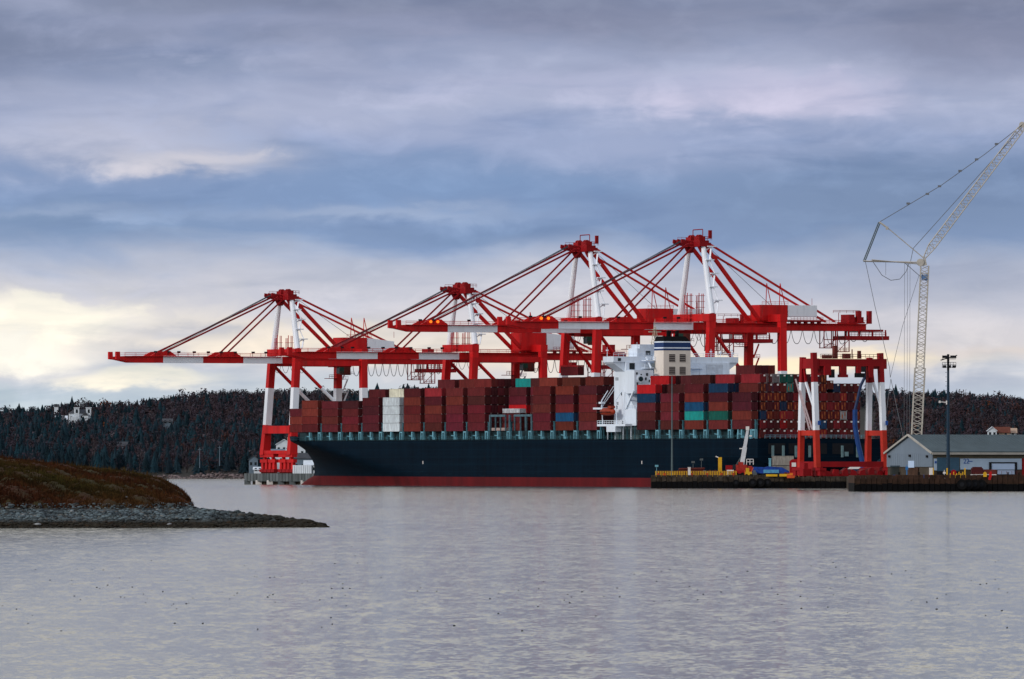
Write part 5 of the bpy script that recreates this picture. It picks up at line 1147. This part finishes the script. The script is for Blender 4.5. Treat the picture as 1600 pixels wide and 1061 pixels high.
def lattice_crane():
    D = 2640.0; z0 = QZ; b = at(1431, D, z0); e = empty('crawler_crane', b); tag(e, 'very tall pale lattice boom crane rising behind the warehouse, its jib angled right', 'crane')
    L = lambda x, y, dy=0: at(x, D+dy, Zy(y, D))-b
    base = L(1429, 728); top = L(1445, 415)
    mm = MB(); lattice(mm, L(1430, 722), L(1437.5, 575), 2.9, 2.9, 22, .20, .11); lattice(mm, L(1437.5, 575), top, 2.3, 2.3, 26, .17, .09); mast = mm.build('boom', LATM, e)
    jb = MB(); j0 = L(1443, 405); j1 = L(1456, 385); j2 = L(1594, 203); lattice(jb, j0, j1, .5, 2.1, 3, .15, .08); lattice(jb, j1, j2, 2.1, 1.9, 34, .15, .08); lattice(jb, j2, L(1601, 193), 1.9, .8, 3, .15, .08); jb.build('jib', LATM, e)
    hd = MB().beam(top, j0, 2.0, 1.2).tube(L(1438, 410, -1.2), L(1438, 410, 1.2), 1.1, 1.1, 10); hd.build('sheave_head', LATM, e); MB().tube(L(1597, 195, -.6), L(1597, 195, .6), .9, .9, 10).build('tip_sheave', LATM, e)
    s1 = MB()
    for dy in (-1.4, 1.4): s1.tube(L(1441, 410, 0), L(1349, 408, dy), .20, .20, 4).tube(L(1441, 413, 0), L(1362, 406, dy), .14, .14, 4)
    s1.build('rear_strut', LATM, e)
    s2 = MB()
    for dx in (0, 2.6): s2.tube(L(1349+dx, 408, 0), L(1373+dx, 347, 0), .17, .17, 4)
    s2.build('strut_link', mat('dark_pendant_bar', (.10, .13, .14), .6, .2, 1), e)
    s3 = MB(); s3.tube(L(1374, 347), L(1388, 357), .28, .28, 5).tube(L(1388, 357), L(1443, 403), .14, .14, 4).box(L(1384, 0).x, L(1388, 0).x, -.3, .3, L(0, 359).z, L(0, 354).z); s3.build('front_strut', LATM, e)
    rp = MB()
    rp.path([L(1374, 347), L(1470, 290), L(1540, 240), L(1595, 197)], .10, 4)
    for dy in (-.8, .8): rp.path([L(1596, 200, dy), L(1427, 388, dy)], .09, 3)
    rp.path([L(1427, 388), L(1422, 412)], .10, 3).path([L(1352, 408), L(1367, 478), L(1390, 575), L(1391, 590)], .09, 3).path([L(1391, 590), L(1410, 510), L(1436, 430)], .07, 3)
    for x in (1413.5, 1418, 1422): rp.path([L(x, 410), L(x-1, 700)], .055, 3)
    rp.path([L(1392, 592), L(1384, 650), L(1376, 700)], .07, 3).path([L(1392, 592), L(1402, 640), L(1415, 700)], .09, 3)
    rp.path([L(1364, 409), L(1378, 430), L(1392, 438), L(1406, 436), L(1416, 424), L(1420, 412)], .09, 4).path([L(1384, 410), L(1384, 430)], .06, 3)
    rp.path([L(1414, 411), L(1438, 432)], .10, 3)
    for x, y in ((1468, 291), (1449, 303), (1500, 267), (1526, 249), (1557, 225), (1419, 318)): rp.box(L(x, 0).x-.5, L(x, 0).x+.5, -.2, .2, L(0, y).z-.3, L(0, y).z+.3)
    rp.build('pendant_rope', mat('pale_grey_rope', (.16, .17, .19), .6, .2, 1), e)
    MB().box(L(1440, 0).x, L(1449, 0).x, -1, 1, L(0, 438).z, L(0, 429).z).build('service_box', mat('faded_blue', (.12, .22, .42), .6, .3, 1), e)
    bd = MB().box(-9, 4, -3.5, 3.5, 2.0, 5.4).box(-12, -9, -3.2, 3.2, 1.6, 4.2); bd.build('machine_body', YEL, e)
    for dy in (-4.2, 4.2): MB().prism([(-6, .3), (-7, 1), (-6, 1.8), (6, 1.8), (7, 1), (6, .3), (5, 0), (-5, 0)], dy-.7, dy+.7).build('crawler_track', BLK, e)
lattice_crane()

# ------------------------------------------------------------------ warehouse
def warehouse():
    D0 = 2430.0; c0 = at(1458, D0); e = empty('warehouse', (c0.x, c0.y, QZ+.1), math.atan2(SA, CA)); tag(e, 'long grey-green warehouse with a pale gable end and blue shutter door', 'warehouse')
    # local x = v (right, away), local y = u (left, away); near corner at origin
    D1 = D0; zE = Zy(706, D0)-QZ-.1; zR = Zy(680.5, D0)-QZ-.1
    gw = 24.5; L = 62.0
    SID = mat('grey_green_cladding', (.22, .24, .25), .7, .3, .25, streak=True); GAB = mat('pale_lilac_grey_cladding', (.165, .21, .265), .7, .14, .3, streak=True); RFM = mat('slate_green_roof', (.068, .095, .105), .75, .25, .25, streak=True)
    BRK = mat('brown_base_wall', (.075, .060, .045), .85, .4, .5); PNL = mat('pale_blue_panel', (.42, .54, .68), .6, .15, .3); FAS = mat('olive_fascia', (.11, .10, .075), .8, .3, .4); TRM = mat('cream_trim', (.40, .38, .34), .6, .2, .5)
    wl = MB(); wl.box(0, L, 0, gw, 2.9, zE, 0); wl.box(.05, L-.05, .05, gw-.05, 0, 2.9, 1); wall = wl.build('wall', [FAS, BRK], e)
    gm = MB(); gm.quadbox([(-.02, 0, 2.9), (-.02, gw, 2.9), (-.02, gw, zE), (-.02, gw/2, zR), (-.02, 0, zE)], [(-.22, 0, 2.9), (-.22, gw, 2.9), (-.22, gw, zE), (-.22, gw/2, zR), (-.22, 0, zE)])
    for k in range(24): gm.box(-.27, -.221, k*1.02+.3, k*1.02+.42, 2.9, zE-.4)
    gab = gm.build('gable_wall', GAB, e)
    rf = MB()
    for y0_, ys in ((-.5, 1), (gw+.5, -1)):
        k = (zR-zE)/(gw/2)*.5
        rf.quadbox([(-.6, y0_, zE-k), (L, y0_, zE-k), (L, gw/2, zR), (-.6, gw/2, zR)], [(-.6, y0_, zE-k+.3), (L, y0_, zE-k+.3), (L, gw/2, zR+.3), (-.6, gw/2, zR+.3)])
    for k in range(60): rf.beam((k*1.03, -.45, zE-.25+.33), (k*1.03, gw/2, zR+.33), .09, .09)
    roof = rf.build('roof', RFM, e)
    tr = MB().beam((-.75, -.6, zE-.4), (-.75, gw/2, zR+.2), .35, .5).beam((-.75, gw+.6, zE-.4), (-.75, gw/2, zR+.2), .35, .5).box(-.6, L, -.85, -.55, zE-.75, zE-.15); tr.build('gutter_trim', TRM, roof)
    # side elevation, from the near corner to the right; photo columns give x along the wall
    def lx(px): 
        k = (px-800)/F; return (k*c0.y-c0.x)/(CA-k*SA)
    zz = lambda y: Zy(y, D0)-QZ-.1
    for a, b, y1, y0_ in ((1459, 1463.5, 716.5, 735), (1500, 1596, 716.5, 733.5)): MB().box(lx(a), lx(b), -.16, -.02, zz(y0_), zz(y1)).build('wall_panel', PNL, e)
    dr = MB()
    for k in range(12): dr.box(lx(1464), lx(1498.5), -.14-(.05 if k % 2 else 0), -.02, zz(736)+k*(zz(715)-zz(736))/12, zz(736)+(k+1)*(zz(715)-zz(736))/12)
    dr.build('roller_door', mat('steel_blue_shutter', (.05, .12, .19), .6, .2, .5), e)
    MB().box(lx(1464), lx(1498.5), -.12, -.02, .1, zz(736)-.01).build('door_gap_shade', DARK, e)  # solid dark panel painting the shade under the shutter
    f1 = MB().box(lx(1545), lx(1547.5), -.5, -.17, .1, zz(723.5)).box(lx(1585.5), lx(1588), -.5, -.17, .1, zz(723.5)).box(lx(1545), lx(1588), -.5, -.17, zz(723.5), zz(722)); f1.build('door_surround', DARK, e)
    dd = MB().box(lx(1549), lx(1584), -.42, -.2, zz(733.8), zz(724.5)).box(lx(1558), lx(1584), -.42, -.2, zz(741), zz(734.8)); dd.build('loading_door', mat('pale_periwinkle', (.45, .58, .78), .6, .1, .5), e)
    MB().box(lx(1547.6), lx(1585.4), -.3, -.17, .1, zz(741.2)).build('dock_shade', DARK, e)  # dark panel in place of depth, colours in the dock's inner shade
    MB().box(lx(1597), lx(1620), -.25, -.02, .1, zz(716)).build('red_door', DRED, e)
    MB().box(-.32, -.24, 9.6, 12.8, zz(735.5), zz(720)).build('side_door', mat('pale_periwinkle', (0, 0, 0)), e)
    for (y, zc) in ((2.2, 713), (22.4, 713), (11.4, 712)): MB().box(-.6, -.24, y, y+.8, zz(zc)-.3, zz(zc)+.3).build('wall_lamp', DARK, e)
    wd_ = MB().box(-.4, -.1, 7.5, 12.8, .05, 2.7, 0); wd_.build('timber_door', WOODM, e)
    gt = MB()
    for k in range(9): gt.box(-.5, -.4, 17.5+k*.55, 17.62+k*.55, .05, zz(728), 0)
    gt.box(-.55, -.4, 17.2, 22.2, zz(728), zz(727.5)); gt.build('steel_grille', TEAL, e)
    # writing
    cu = bpy.data.curves.new('lettering', 'FONT'); cu.body = '22'; cu.size = 1.75; cu.extrude = .02; cu.align_x = 'LEFT'; cu.space_character = .95
    to = bpy.data.objects.new('tmp', cu); COL.objects.link(to); dg = bpy.context.evaluated_depsgraph_get(); me = bpy.data.meshes.new_from_object(to.evaluated_get(dg)); bpy.data.objects.remove(to)
    lo = bpy.data.objects.new('lettering', me); COL.objects.link(lo); me.materials.clear(); me.materials.append(BLU); lo.parent = e; lo.rotation_euler = (R(90), 0, 0); lo.location = (lx(1504.5), -.2, zz(724.2)); lo.scale = (1.15, 1.05, 1)
    lg = MB().box(lx(1511.5), lx(1519), -.22, -.165, zz(721.5), zz(720.3)); lg.build('lettering', BLU, e)
    MB().box(lx(1460), lx(1463), -.22, -.165, zz(724), zz(720.5)).build('notice', BLU, e)
warehouse()
# ------------------------------------------------------------------ high-mast light
def light_mast():
    D = 2400.0; z0 = QZ; e = empty('light_mast', at(1481.5, D, z0)); tag(e, 'tall dark floodlight mast standing in front of the warehouse', 'light mast')
    h = Zy(564, D)-z0; NV = mat('navy_mast', (.012, .035, .065), .5, .2, .5)
    MB().tube((0, 0, 0), (0, 0, h*.55), .50, .40, 12).tube((0, 0, h*.55), (0, 0, h), .40, .28, 12).build('pole', NV, e)
    rg = MB()
    for z in (h-1.6, h+.6):
        rg.box(-1.6, 2.0, -1.4, 1.4, z-.12, z)
    rg.rail((-1.6, -1.4, h-1.6), (2.0, -1.4, h-1.6), 1.2, .6, .06).box(-.3, .3, -.3, .3, h-2.4, h+1.8).beam((-2, 0, h+.2), (2.4, 0, h+1.5), .25, .25); rg.build('lamp_platform', DARK, e)
    for k in range(12):
        a = k*.5236; z = h-1.5 if k % 2 else h+1.1
        MB().box(1.45*math.cos(a)+.3-.42, 1.45*math.cos(a)+.3+.42, 1.1*math.sin(a)-.3, 1.1*math.sin(a)+.3, z-.35, z+.35).build('floodlight', DARK, e)
    br = MB().tube((0, 0, Zy(629, D)-z0), (-2.2, -.2, Zy(628, D)-z0), .12, .12, 5).box(-2.5, -2.0, -.4, 0, Zy(629.5, D)-z0, Zy(626, D)-z0).box(-.6, -.3, -.6, .2, Zy(632, D)-z0, Zy(626, D)-z0); br.build('camera_arm', PLT, e)
    cl = MB()
    for z in np.arange(4, h-2, 1.2): cl.box(-.75, -.4, -.1, .1, z, z+.12)
    cl.build('climbing_steps', NV, e)
light_mast()
def slim_mast():
    D = 2690; z0 = QZ; e = tag(MB().tube((0,0,0), (0,0,Zy(588, D)-z0), .30, .14, 8).box(-.6, .6, -.6, .6, 0, .5).build('slim_mast', mat('grey_green_mast', (.09, .13, .14), .6, .2, 1)), 'slender grey mast standing on the pier in front of the hull', 'mast'); e.location = at(1050, D, z0)
slim_mast()

# ------------------------------------------------------------------ things on the near pier
def zq(y, D): return Zy(y, D)-QZ
PA = 2682.0
def railing():
    a, b = at(1025, 2679.5), at(1150, 2688); L = (b-a).length
    e = empty('yellow_railing', (a.x, a.y, QZ), math.atan2(b.y-a.y, b.x-a.x)); tag(e, 'yellow and orange barrier railing along the pier edge', 'railing')
    pn = MB(); ps = MB(); n = 34
    for k in range(n+1): x = L*k/n; ps.box(x-.16, x+.16, -.12, .12, 0, 1.7)
    for z in (.5, 1.05, 1.55): pn.box(0, L, -.06, .06, z, z+.16)
    for k in range(n):
        x = L*k/n
        if k % 3: pn.box(x+.25, x+.45, -.05, .05, 0, 1.5)
    pn.build('rails', mat('ochre_paint', (.55, .25, .05), .6, .5, 1.5), e); ps.build('posts', YEL, e)
    for f in (.01, .09, .43, .62, .80, .95): MB().box(L*f, L*f+.7, -.25, -.13, -.2, 1.1).build('warning_board', ORG, e)
railing()
def low_shed():
    e = empty('low_hull_shed', at(1075, 2700, QZ)); tag(e, 'low dark maroon shed with a sloping left end on the pier', 'shed')
    MB().prism([(-5.2, 0), (-2.6, 2.2), (4.8, 2.4), (4.8, 0)], -2, 2).build('wall', mat('very_dark_red', (.07, .008, .010), .7, .3, .5), e)
    MB().prism([(-2.8, 2.2), (-2.6, 2.55), (5.0, 2.75), (5.0, 2.4)], -2.2, 2.2).build('roof', BRN, e)
low_shed()
def misc():
    o = MB().box(-.38, .38, -.35, .35, 0, 2.7).box(-.48, .48, -.45, .45, 2.7, 2.85).box(-.5, .5, -.5, .5, 0, .15).build('white_cabinet', PLT); o.location = at(1077, 2681.5, QZ); tag(o, 'narrow white cabinet standing at the yellow railing', 'cabinet')
    # yellow column with outlet on a pipe base
    e = empty('yellow_hydrant_tower', at(1125, 2700, QZ)); tag(e, 'bright yellow tower column above a cluster of pipes', 'tower')
    MB().box(-.55, .55, -.5, .5, 1.6, zq(714.5, 2700)).box(-.7, .7, -.6, .6, 1.4, 1.7).build('column', YEL, e)
    MB().path([(-.3, 0, zq(715.5, 2700)), (-1.3, 0, zq(713, 2700))], .18, 6).build('outlet_arm', PLT, e)
    b = MB(); [b.tube((x, 0, 0), (x, 0, 1.5+.3*(i % 2)), .18, .18, 6) for i, x in enumerate((-1.6, -.9, -.2, .5, 1.2))]; b.tube((-1.8, 0, 1.0), (1.5, 0, 1.0), .2, .2, 6); b.build('pipework', mat('dull_brass', (.22, .14, .07), .6, .4, 1), e)
    e = empty('pipe_manifold', at(1108, 2698, QZ)); tag(e, 'cluster of pale rusty pipes and valves left of the yellow column', 'pipework')
    b = MB(); [b.tube((x, 0, 0), (x, 0, 1.2+.6*((i*7) % 3)*.5), .16, .16, 6) for i, x in enumerate(np.arange(-2.4, 2.6, .7))]; b.tube((-2.6, 0, 1.3), (2.6, 0, 1.3), .2, .2, 6).tube((-2.6, 0, .7), (2.6, 0, .7), .2, .2, 6); b.build('pipes', mat('pale_rust', (.34, .20, .15), .7, .5, 1), e)
    v_ = MB(); [v_.tube((x, -.35, 1.7), (x, -.2, 1.7), .35, .35, 8) for x in (-1.6, .2, 1.8)]; v_.build('valve_wheels', BRN, e)
    o = MB().box(-1.0, 1.0, -1.4, 1.4, .3, 1.9).box(-.8, .8, -1.45, -1.38, .6, 1.6).box(-1.05, 1.05, -1.2, 1.2, 0, .3).build('white_skid_tank', PLT); o.location = at(1141, 2690, QZ+.15); tag(o, 'white boxy skid unit left of the red mobile crane', 'tank')
    for px, y, lb in ((1083, 722, 'dark grey lamp post with a box head behind the white cabinet'), (1096, 718, 'pale lamp post with a dish behind the pier pipework'), (1026, 728, 'thin pale pole at the left end of the yellow railing')):
        h = zq(y, 2704); o = MB().tube((0,0,0), (0,0,h), .14, .1, 6).box(-.5, .5, -.3, .3, h-.3, h+.3).box(-.3, .3, -.3, .3, 0, .2).build('lamp_post', CONG if px != 1026 else LBL); o.location = at(px, 2704, QZ); tag(o, lb, 'post')
    # mobile crane
    e = empty('mobile_crane', at(1158, 2694, QZ)); tag(e, 'red mobile crane with a raised white telescopic boom', 'crane')
    MB().box(-4, 3.2, -1.3, 1.3, .9, 1.9).box(-4.6, -2.6, -1.2, 1.2, 1.9, 3.4).build('chassis', DRED, e)
    sup = MB().box(-1.6, 1.8, -1.2, 1.2, 1.9, 3.6).box(-.8, .6, -.9, .9, 3.6, 4.4).box(2.0, 3.2, -1.4, 1.4, 1.9, 3.2); sp_ = sup.build('superstructure', mat('mobile_crane_red', (.42, .03, .02), .5, .5, 1.2), e)
    MB().box(-2.5, -1.7, -1.3, -.2, 2.2, 3.6).build('cab_window', GLS, sp_)
    for k in range(4): MB().tube((-3.4+k*1.9, -1.45, .65), (-3.4+k*1.9, -1.05, .65), .65, .65, 12).build('wheel', BLK, e)
    p0 = Vector((.2, 0, 3.4)); p1 = at(1168.5, 2694, Zy(670, 2694))-at(1158, 2694, QZ); p1.z = zq(670, 2694)
    bm_ = MB(); a = p0.lerp(p1, .5); bm_.beam(p0, a, 1.4, 1.3).beam(a, p0.lerp(p1, .8), 1.05, 1.0).beam(p0.lerp(p1, .8), p1, .8, .8); bo = bm_.build('boom', mat('boom_white', (.62, .64, .68), .5, .2, 1), e)
    MB().box(p1.x-.6, p1.x+.4, -.5, .5, p1.z-.4, p1.z+.7).box(a.x-1.6, a.x-.4, -.2, .2, a.z-.6, a.z-.3).box(p1.x+.4, p1.x+1.2, -.2, .2, p1.z-2.3, p1.z-1.9).build('boom_head', PLT, bo)
    MB().beam(p0+Vector((-1.6, 0, .2)), p0.lerp(p1, .35), .35, .35).build('lift_ram', CONG, e)
    MB().rail((1.6, -.8, 3.6), (3.6, -.8, 3.6), 1.6, .9, .12).build('counter_rail', PLT, sp_)
    # yellow forklift-like figure of machinery
    e = empty('yellow_loader', at(1170, 2686, QZ)); tag(e, 'small yellow and orange loader right of the red mobile crane', 'loader')
    MB().box(-1.1, .9, -.7, .7, .5, 1.5).box(-.9, .1, -.6, .6, 1.5, 2.6).build('body', YEL, e); MB().beam((.6, 0, 1.2), (1.3, 0, 2.8), .3, .3).box(-1.3, -1.1, -.6, .6, .2, 1.9).build('lift_arm', ORG, e)
    for x in (-.7, .6): MB().tube((x, -.85, .42), (x, -.6, .42), .42, .42, 10).build('wheel', BLK, e)
    # blue lorry loads
    e = empty('blue_covered_trailer', at(1200, 2694, QZ)); tag(e, 'low trailer loaded under blue tarpaulin beside the beige containers', 'trailer')
    MB().prism([(-5.0, 1.0), (-4.6, 3.0), (-1, 2.8), (0, 3.1), (4.2, 2.8), (6.2, 1.7), (6.4, 1.0)], -1.2, 1.2).build('tarpaulin', mat('blue_tarpaulin', (.012, .07, .40), .6, .6, .9, bump=.6), e)
    MB().box(-1.4, 3.2, -1.32, -1.21, 1.1, 2.1).build('cover_panel', mat('sky_blue_cover', (.10, .36, .62), .6, .4, 1.2), e)
    MB().box(-5.4, 6.6, -1.1, 1.1, .6, 1.0).build('bed', DARK, e)
    for x in (-4, -2.8, 3.6, 4.8): MB().tube((x, -1.2, .45), (x, -.8, .45), .45, .45, 10).build('wheel', BLK, e)
    e = empty('yellow_barge_beam', at(1221, 2684, QZ)); tag(e, 'long yellow and orange lifting beam lying at the pier edge', 'beam')
    MB().box(-4.6, -1.2, -.4, .4, .1, .75).box(-.6, 5.4, -.4, .4, .1, .85).build('beam', YEL, e); MB().box(1.6, 3.9, -.52, -.41, -.4, .7).box(2.4, 4.6, -.2, .3, .85, 1.2).build('orange_bracket', ORG, e)
    for k, (z, lb) in enumerate(((QZ, 'lower of two beige containers stacked behind the blue trailer'), (QZ+2.95, 'upper of two beige containers stacked behind the blue trailer'))):
        PAL['beige'] = (.36, .34, .30)
        c = container(0, 0, 0, 'beige', lb, doors=0, group='beige containers on the pier'); c.location = at(1223, 2730, z+.5); c.rotation_euler.z = .05; c.scale = (.53, 1, 1.0)
    o = MB().box(-.35, .35, -.3, .3, 0, 5.2).box(-.5, .5, -.45, .45, 0, .4).box(-.45, .45, -.4, .4, 5.2, 5.5).build('pale_blue_post', LBL); o.location = at(1203, 2726, QZ); tag(o, 'pale blue post left of the beige containers', 'post')
    e = empty('red_tractor_unit', at(1241, 2690, QZ)); tag(e, 'dark red tractor unit with a white face left of the gantry', 'truck')
    MB().box(-1.4, 1.3, -1.2, 1.2, .8, 4.6).box(-2.0, 1.9, -1.1, 1.1, .5, 1.2).prism([(-1.4, 4.6), (1.3, 4.6), (.9, 5.2), (-.6, 5.2)], -1.1, 1.1).build('cab', DRED, e); MB().box(-.8, .5, -1.26, -1.21, 3.0, 4.2).build('windscreen', PLT, e)
    for x in (-1.2, 1.1): MB().tube((x, -1.3, .55), (x, -.9, .55), .55, .55, 10).build('wheel', BLK, e)
    e = empty('covered_workboat', at(1337, 2600, QZ)); tag(e, 'navy and white workboat on a cradle between the right gantry legs', 'boat')
    MB().prism([(-3.2, 2.3), (-2.2, .7), (2.0, .5), (3.0, 2.4)], -1.1, 1.1).build('hull', mat('navy_boat', (.01, .025, .06), .5, .2, 1), e); MB().prism([(-2.4, 2.3), (-1.4, 3.1), (.8, 3.2), (2.0, 2.4)], -.9, .9).build('cabin', PLT, e); MB().box(-2, -1.6, -1, 1, 0, .9).box(1.4, 1.8, -1, 1, 0, .9).build('cradle', BRN, e)
    # tyres and fenders on the pier faces
    def fender(px, D, y, r, lb):
        e = MB().tube((0, -.55, 0), (0, .1, 0), r, r, 16, 0).tube((0, -.62, 0), (0, -.551, 0), r*.45, r*.45, 12, 1).build('tyre_fender', [BLK, DARK]); e.location = at(px, D, Zy(y, D)); tag(e, lb, 'fender', 'black tyre fenders on the pier face')
    for px, r, lb in ((1150, .9, 'tyre fender under the red mobile crane'), (1176, 1.2, 'large tyre fender just right of the yellow loader'), (1188, 1.3, 'large tyre fender below the left of the blue trailer'), (1199, 1.2, 'large tyre fender below the middle of the blue trailer'),
                      (1253, 1.1, 'tyre fender below the left gantry leg'), (1295, 1.2, 'tyre fender left of the gantry middle'), (1303, 1.2, 'tyre fender at the gantry middle'), (1328, 1.3, 'large tyre fender where the pier steps forward')):
        fender(px, 2675+(px-1017)/F*2675*.26-1.2+3*(px > 1250), 754, r, lb)
    for px, lb in ((1503, 'big black fender left of a row of four below the truck'), (1513, 'second big black fender of four below the truck'), (1523, 'third big black fender of four below the truck'), (1533, 'rightmost big black fender of four below the truck')): fender(px, 2360+(px-1336)/F*2360*.5-.9, 757, 1.35, lb)
    # by the warehouse
    o = MB().box(-.45, .45, -.5, .5, 0, 2.7).box(-.5, .5, -.55, .55, 2.7, 2.8).box(-.55, .55, -.6, .6, 0, .12).build('white_tank_cabinet', PLT); o.location = at(1454.5, 2400, QZ); tag(o, 'tall white cabinet at the near corner of the warehouse', 'cabinet')
    o = MB().tube((0,0,0), (0,0,2.6), .14, .14, 8).tube((0,0,2.6), (0,0,2.75), .2, .1, 8).tube((0,0,0),(0,0,.2),.25,.25,8).build('bollard_post', YEL); o.location = at(1458.5, 2398, QZ); tag(o, 'slim yellow post right of the white cabinet', 'post')
    o = MB().tube((0,0,-1.5), (0,0,2.9), .16, .16, 8).box(-.35,.35,-.2,.2,2.2,3.1).tube((0,0,3.1),(0,0,3.6),.1,.1,6).build('blue_post', mat('cobalt_post', (.03, .16, .40), .5, .2, 1)); o.location = at(1417, 2372, QZ); tag(o, 'blue pier-edge post with a white cap left of the warehouse', 'post')
    e = empty('yellow_cargo_frame', at(1493.5, 2390, QZ)); tag(e, 'yellow open cargo frame in front of the blue shutter', 'cargo frame')
    MB().box(-2.6, 2.6, -.9, .9, .1, .9).build('base', YEL, e)
    for x in (-2.35, 2.35): MB().box(x-.18, x+.18, -.9, -.5, .9, 2.7).build('upright', YEL, e)
    p = MB(); [p.box(x-.12, x+.12, -.85, -.6, .9, 1.3+.4*(i % 2)) for i, x in enumerate((-1.5, -.6, .2, .8, 1.3, 1.8))]; p.build('pegs', YEL, e)
    o = MB().tube((0, -.4, 0), (0, .4, 0), .75, .75, 12).box(-.5, .9, -.3, .3, -.9, -.2).box(-.2,.2,-.5,.5,-.2,.2).build('red_cable_drum', DRED); o.location = at(1490, 2396, QZ+1.5); tag(o, 'dark red cable drum inside the yellow cargo frame', 'drum')
    e = empty('flatbed_truck', at(1537, 2392, QZ)); tag(e, 'dark red flatbed truck loaded with rusty steel coils', 'truck')
    MB().box(-3.4, 3.3, -1.1, 1.1, .75, 1.05).build('bed', PLT, e); c = MB().box(-3.3, -.2, -1.1, 1.1, 1.1, 2.7).box(-3.0, -.5, -1, 1, 2.7, 3.0); c.build('cab', mat('very_dark_red', (0, 0, 0)), e)
    l_ = MB(); [l_.tube((-3.0+k*.55+.3, -1.16, 1.3), (-3.0+k*.55+.3, -1.1, 1.3), .2, .2, 8) for k in range(5)]; l_.box(-.1, 3.3, -1, 1, 1.1, 2.3); l_.build('load', BRN, e)
    for x in (-2.7, -1.8, 1.4, 2.4): MB().tube((x, -1.2, .4), (x, -.8, .4), .4, .4, 10).build('wheel', BLK, e)
    o = MB().box(-.45, .45, -.35, .35, 0, 1.0).prism([(-.45, 1.0), (.45, 1.0), (0, 1.35)], -.35, .35).build('yellow_bin', YEL); o.location = at(1539, 2376, QZ+.4); tag(o, 'small yellow bin in front of the flatbed truck', 'bin')
    o = MB().box(-.35, .35, -.3, .3, -.2, 1.0).box(-.5, .1, -.35, .25, -.9, -.2).box(-.1, .3, -.2, .2, 1, 1.3).build('red_ladder_box', RED); o.location = at(1547.5, 2368, QZ+.5); tag(o, 'bright red safety box on the pier edge right of the yellow bin', 'box')
    o = MB().tube((0,0,0),(0,0,2.2),.08,.08,6).box(-.35,.35,-.1,.1,1.2,1.7).tube((0,0,-.1),(0,0,.1),.2,.2,6).build('white_life_ring_post', PLT); o.location = at(1475.5, 2385, QZ); tag(o, 'thin post with a white life ring left of the yellow frame', 'post')
misc()
def pier_clutter():
    spots = [(1062, 'left of the white cabinet'), (1089, 'just right of the white cabinet'), (1101, 'left of the pale pipes'), (1117, 'between the pale pipes and the yellow column'), (1132, 'between the yellow column and white skid'), (1179, 'right of the yellow loader'), (1228, 'left of the red tractor unit')]
    for k, (px, wh) in enumerate(spots):
        o = MB(); n = 3 + k % 3
        for i in range(n): o.box(-.7+.04*((i*3) % 4), .7-.05*((i*5) % 3), -.5, .5, i*.28, i*.28+.2)
        o.box(-.5, .3, -.4, .4, n*.28, n*.28+.5)
        q = o.build('pallet_stack', [BRN, WOODM, CONG][k % 3]); q.location = at(px, 2692, QZ); tag(q, f'{["rusty", "brown timber", "grey"][k % 3]} pallet stack {wh}', 'pallets', 'pallet stacks on the pier')
    for px, wh in ((1405, 'left of the blue pier post'), (1436, 'below the warehouse gable door'), (1470, 'below the blue shutter'), (1575, 'below the loading door'), (1592, 'at the right edge of the pier')):
        q = MB().tube((0,0,0), (0,0,.5), .22, .18, 10).tube((0,0,.5), (0,0,.68), .34, .30, 10).box(-.4,.4,-.35,.35,-.05,.08).build('mooring_bollard', BLK); q.location = at(px, 2366+(px-1336)*.06, QZ+.9); tag(q, f'small black mooring bollard {wh}', 'bollard', 'bollards on the pier edge')
    for k, (px, wh) in enumerate(((1401, 'far left of the gable'), (1448, 'near the white cabinet'))):
        e = empty('oil_drum_group', at(px, 2400, QZ)); 
        for i in range(3): MB().tube((i*.65-.65, (i % 2)*.3, 0), (i*.65-.65, (i % 2)*.3, .9), .29, .29, 10).tube((i*.65-.65, (i % 2)*.3, .44), (i*.65-.65, (i % 2)*.3, .48), .31, .31, 10).build('drum', [BLU, BRN, DRED][i], e)
        tag(e, f'three steel drums standing {wh} of the warehouse', 'drums')
    e = empty('chain_fence', at(1549, 2378, QZ+.9)); tag(e, 'low rusty pipe rail along the pier edge right of the flatbed', 'fence')
    f = MB(); f.rail((0, 0, 0), (8.2, 2.5, 0), 1.0, 1.3, .05); f.build('rails', BRN, e)
pier_clutter()
bpy.context.view_layer.update()
print('objects', len(bpy.data.objects))
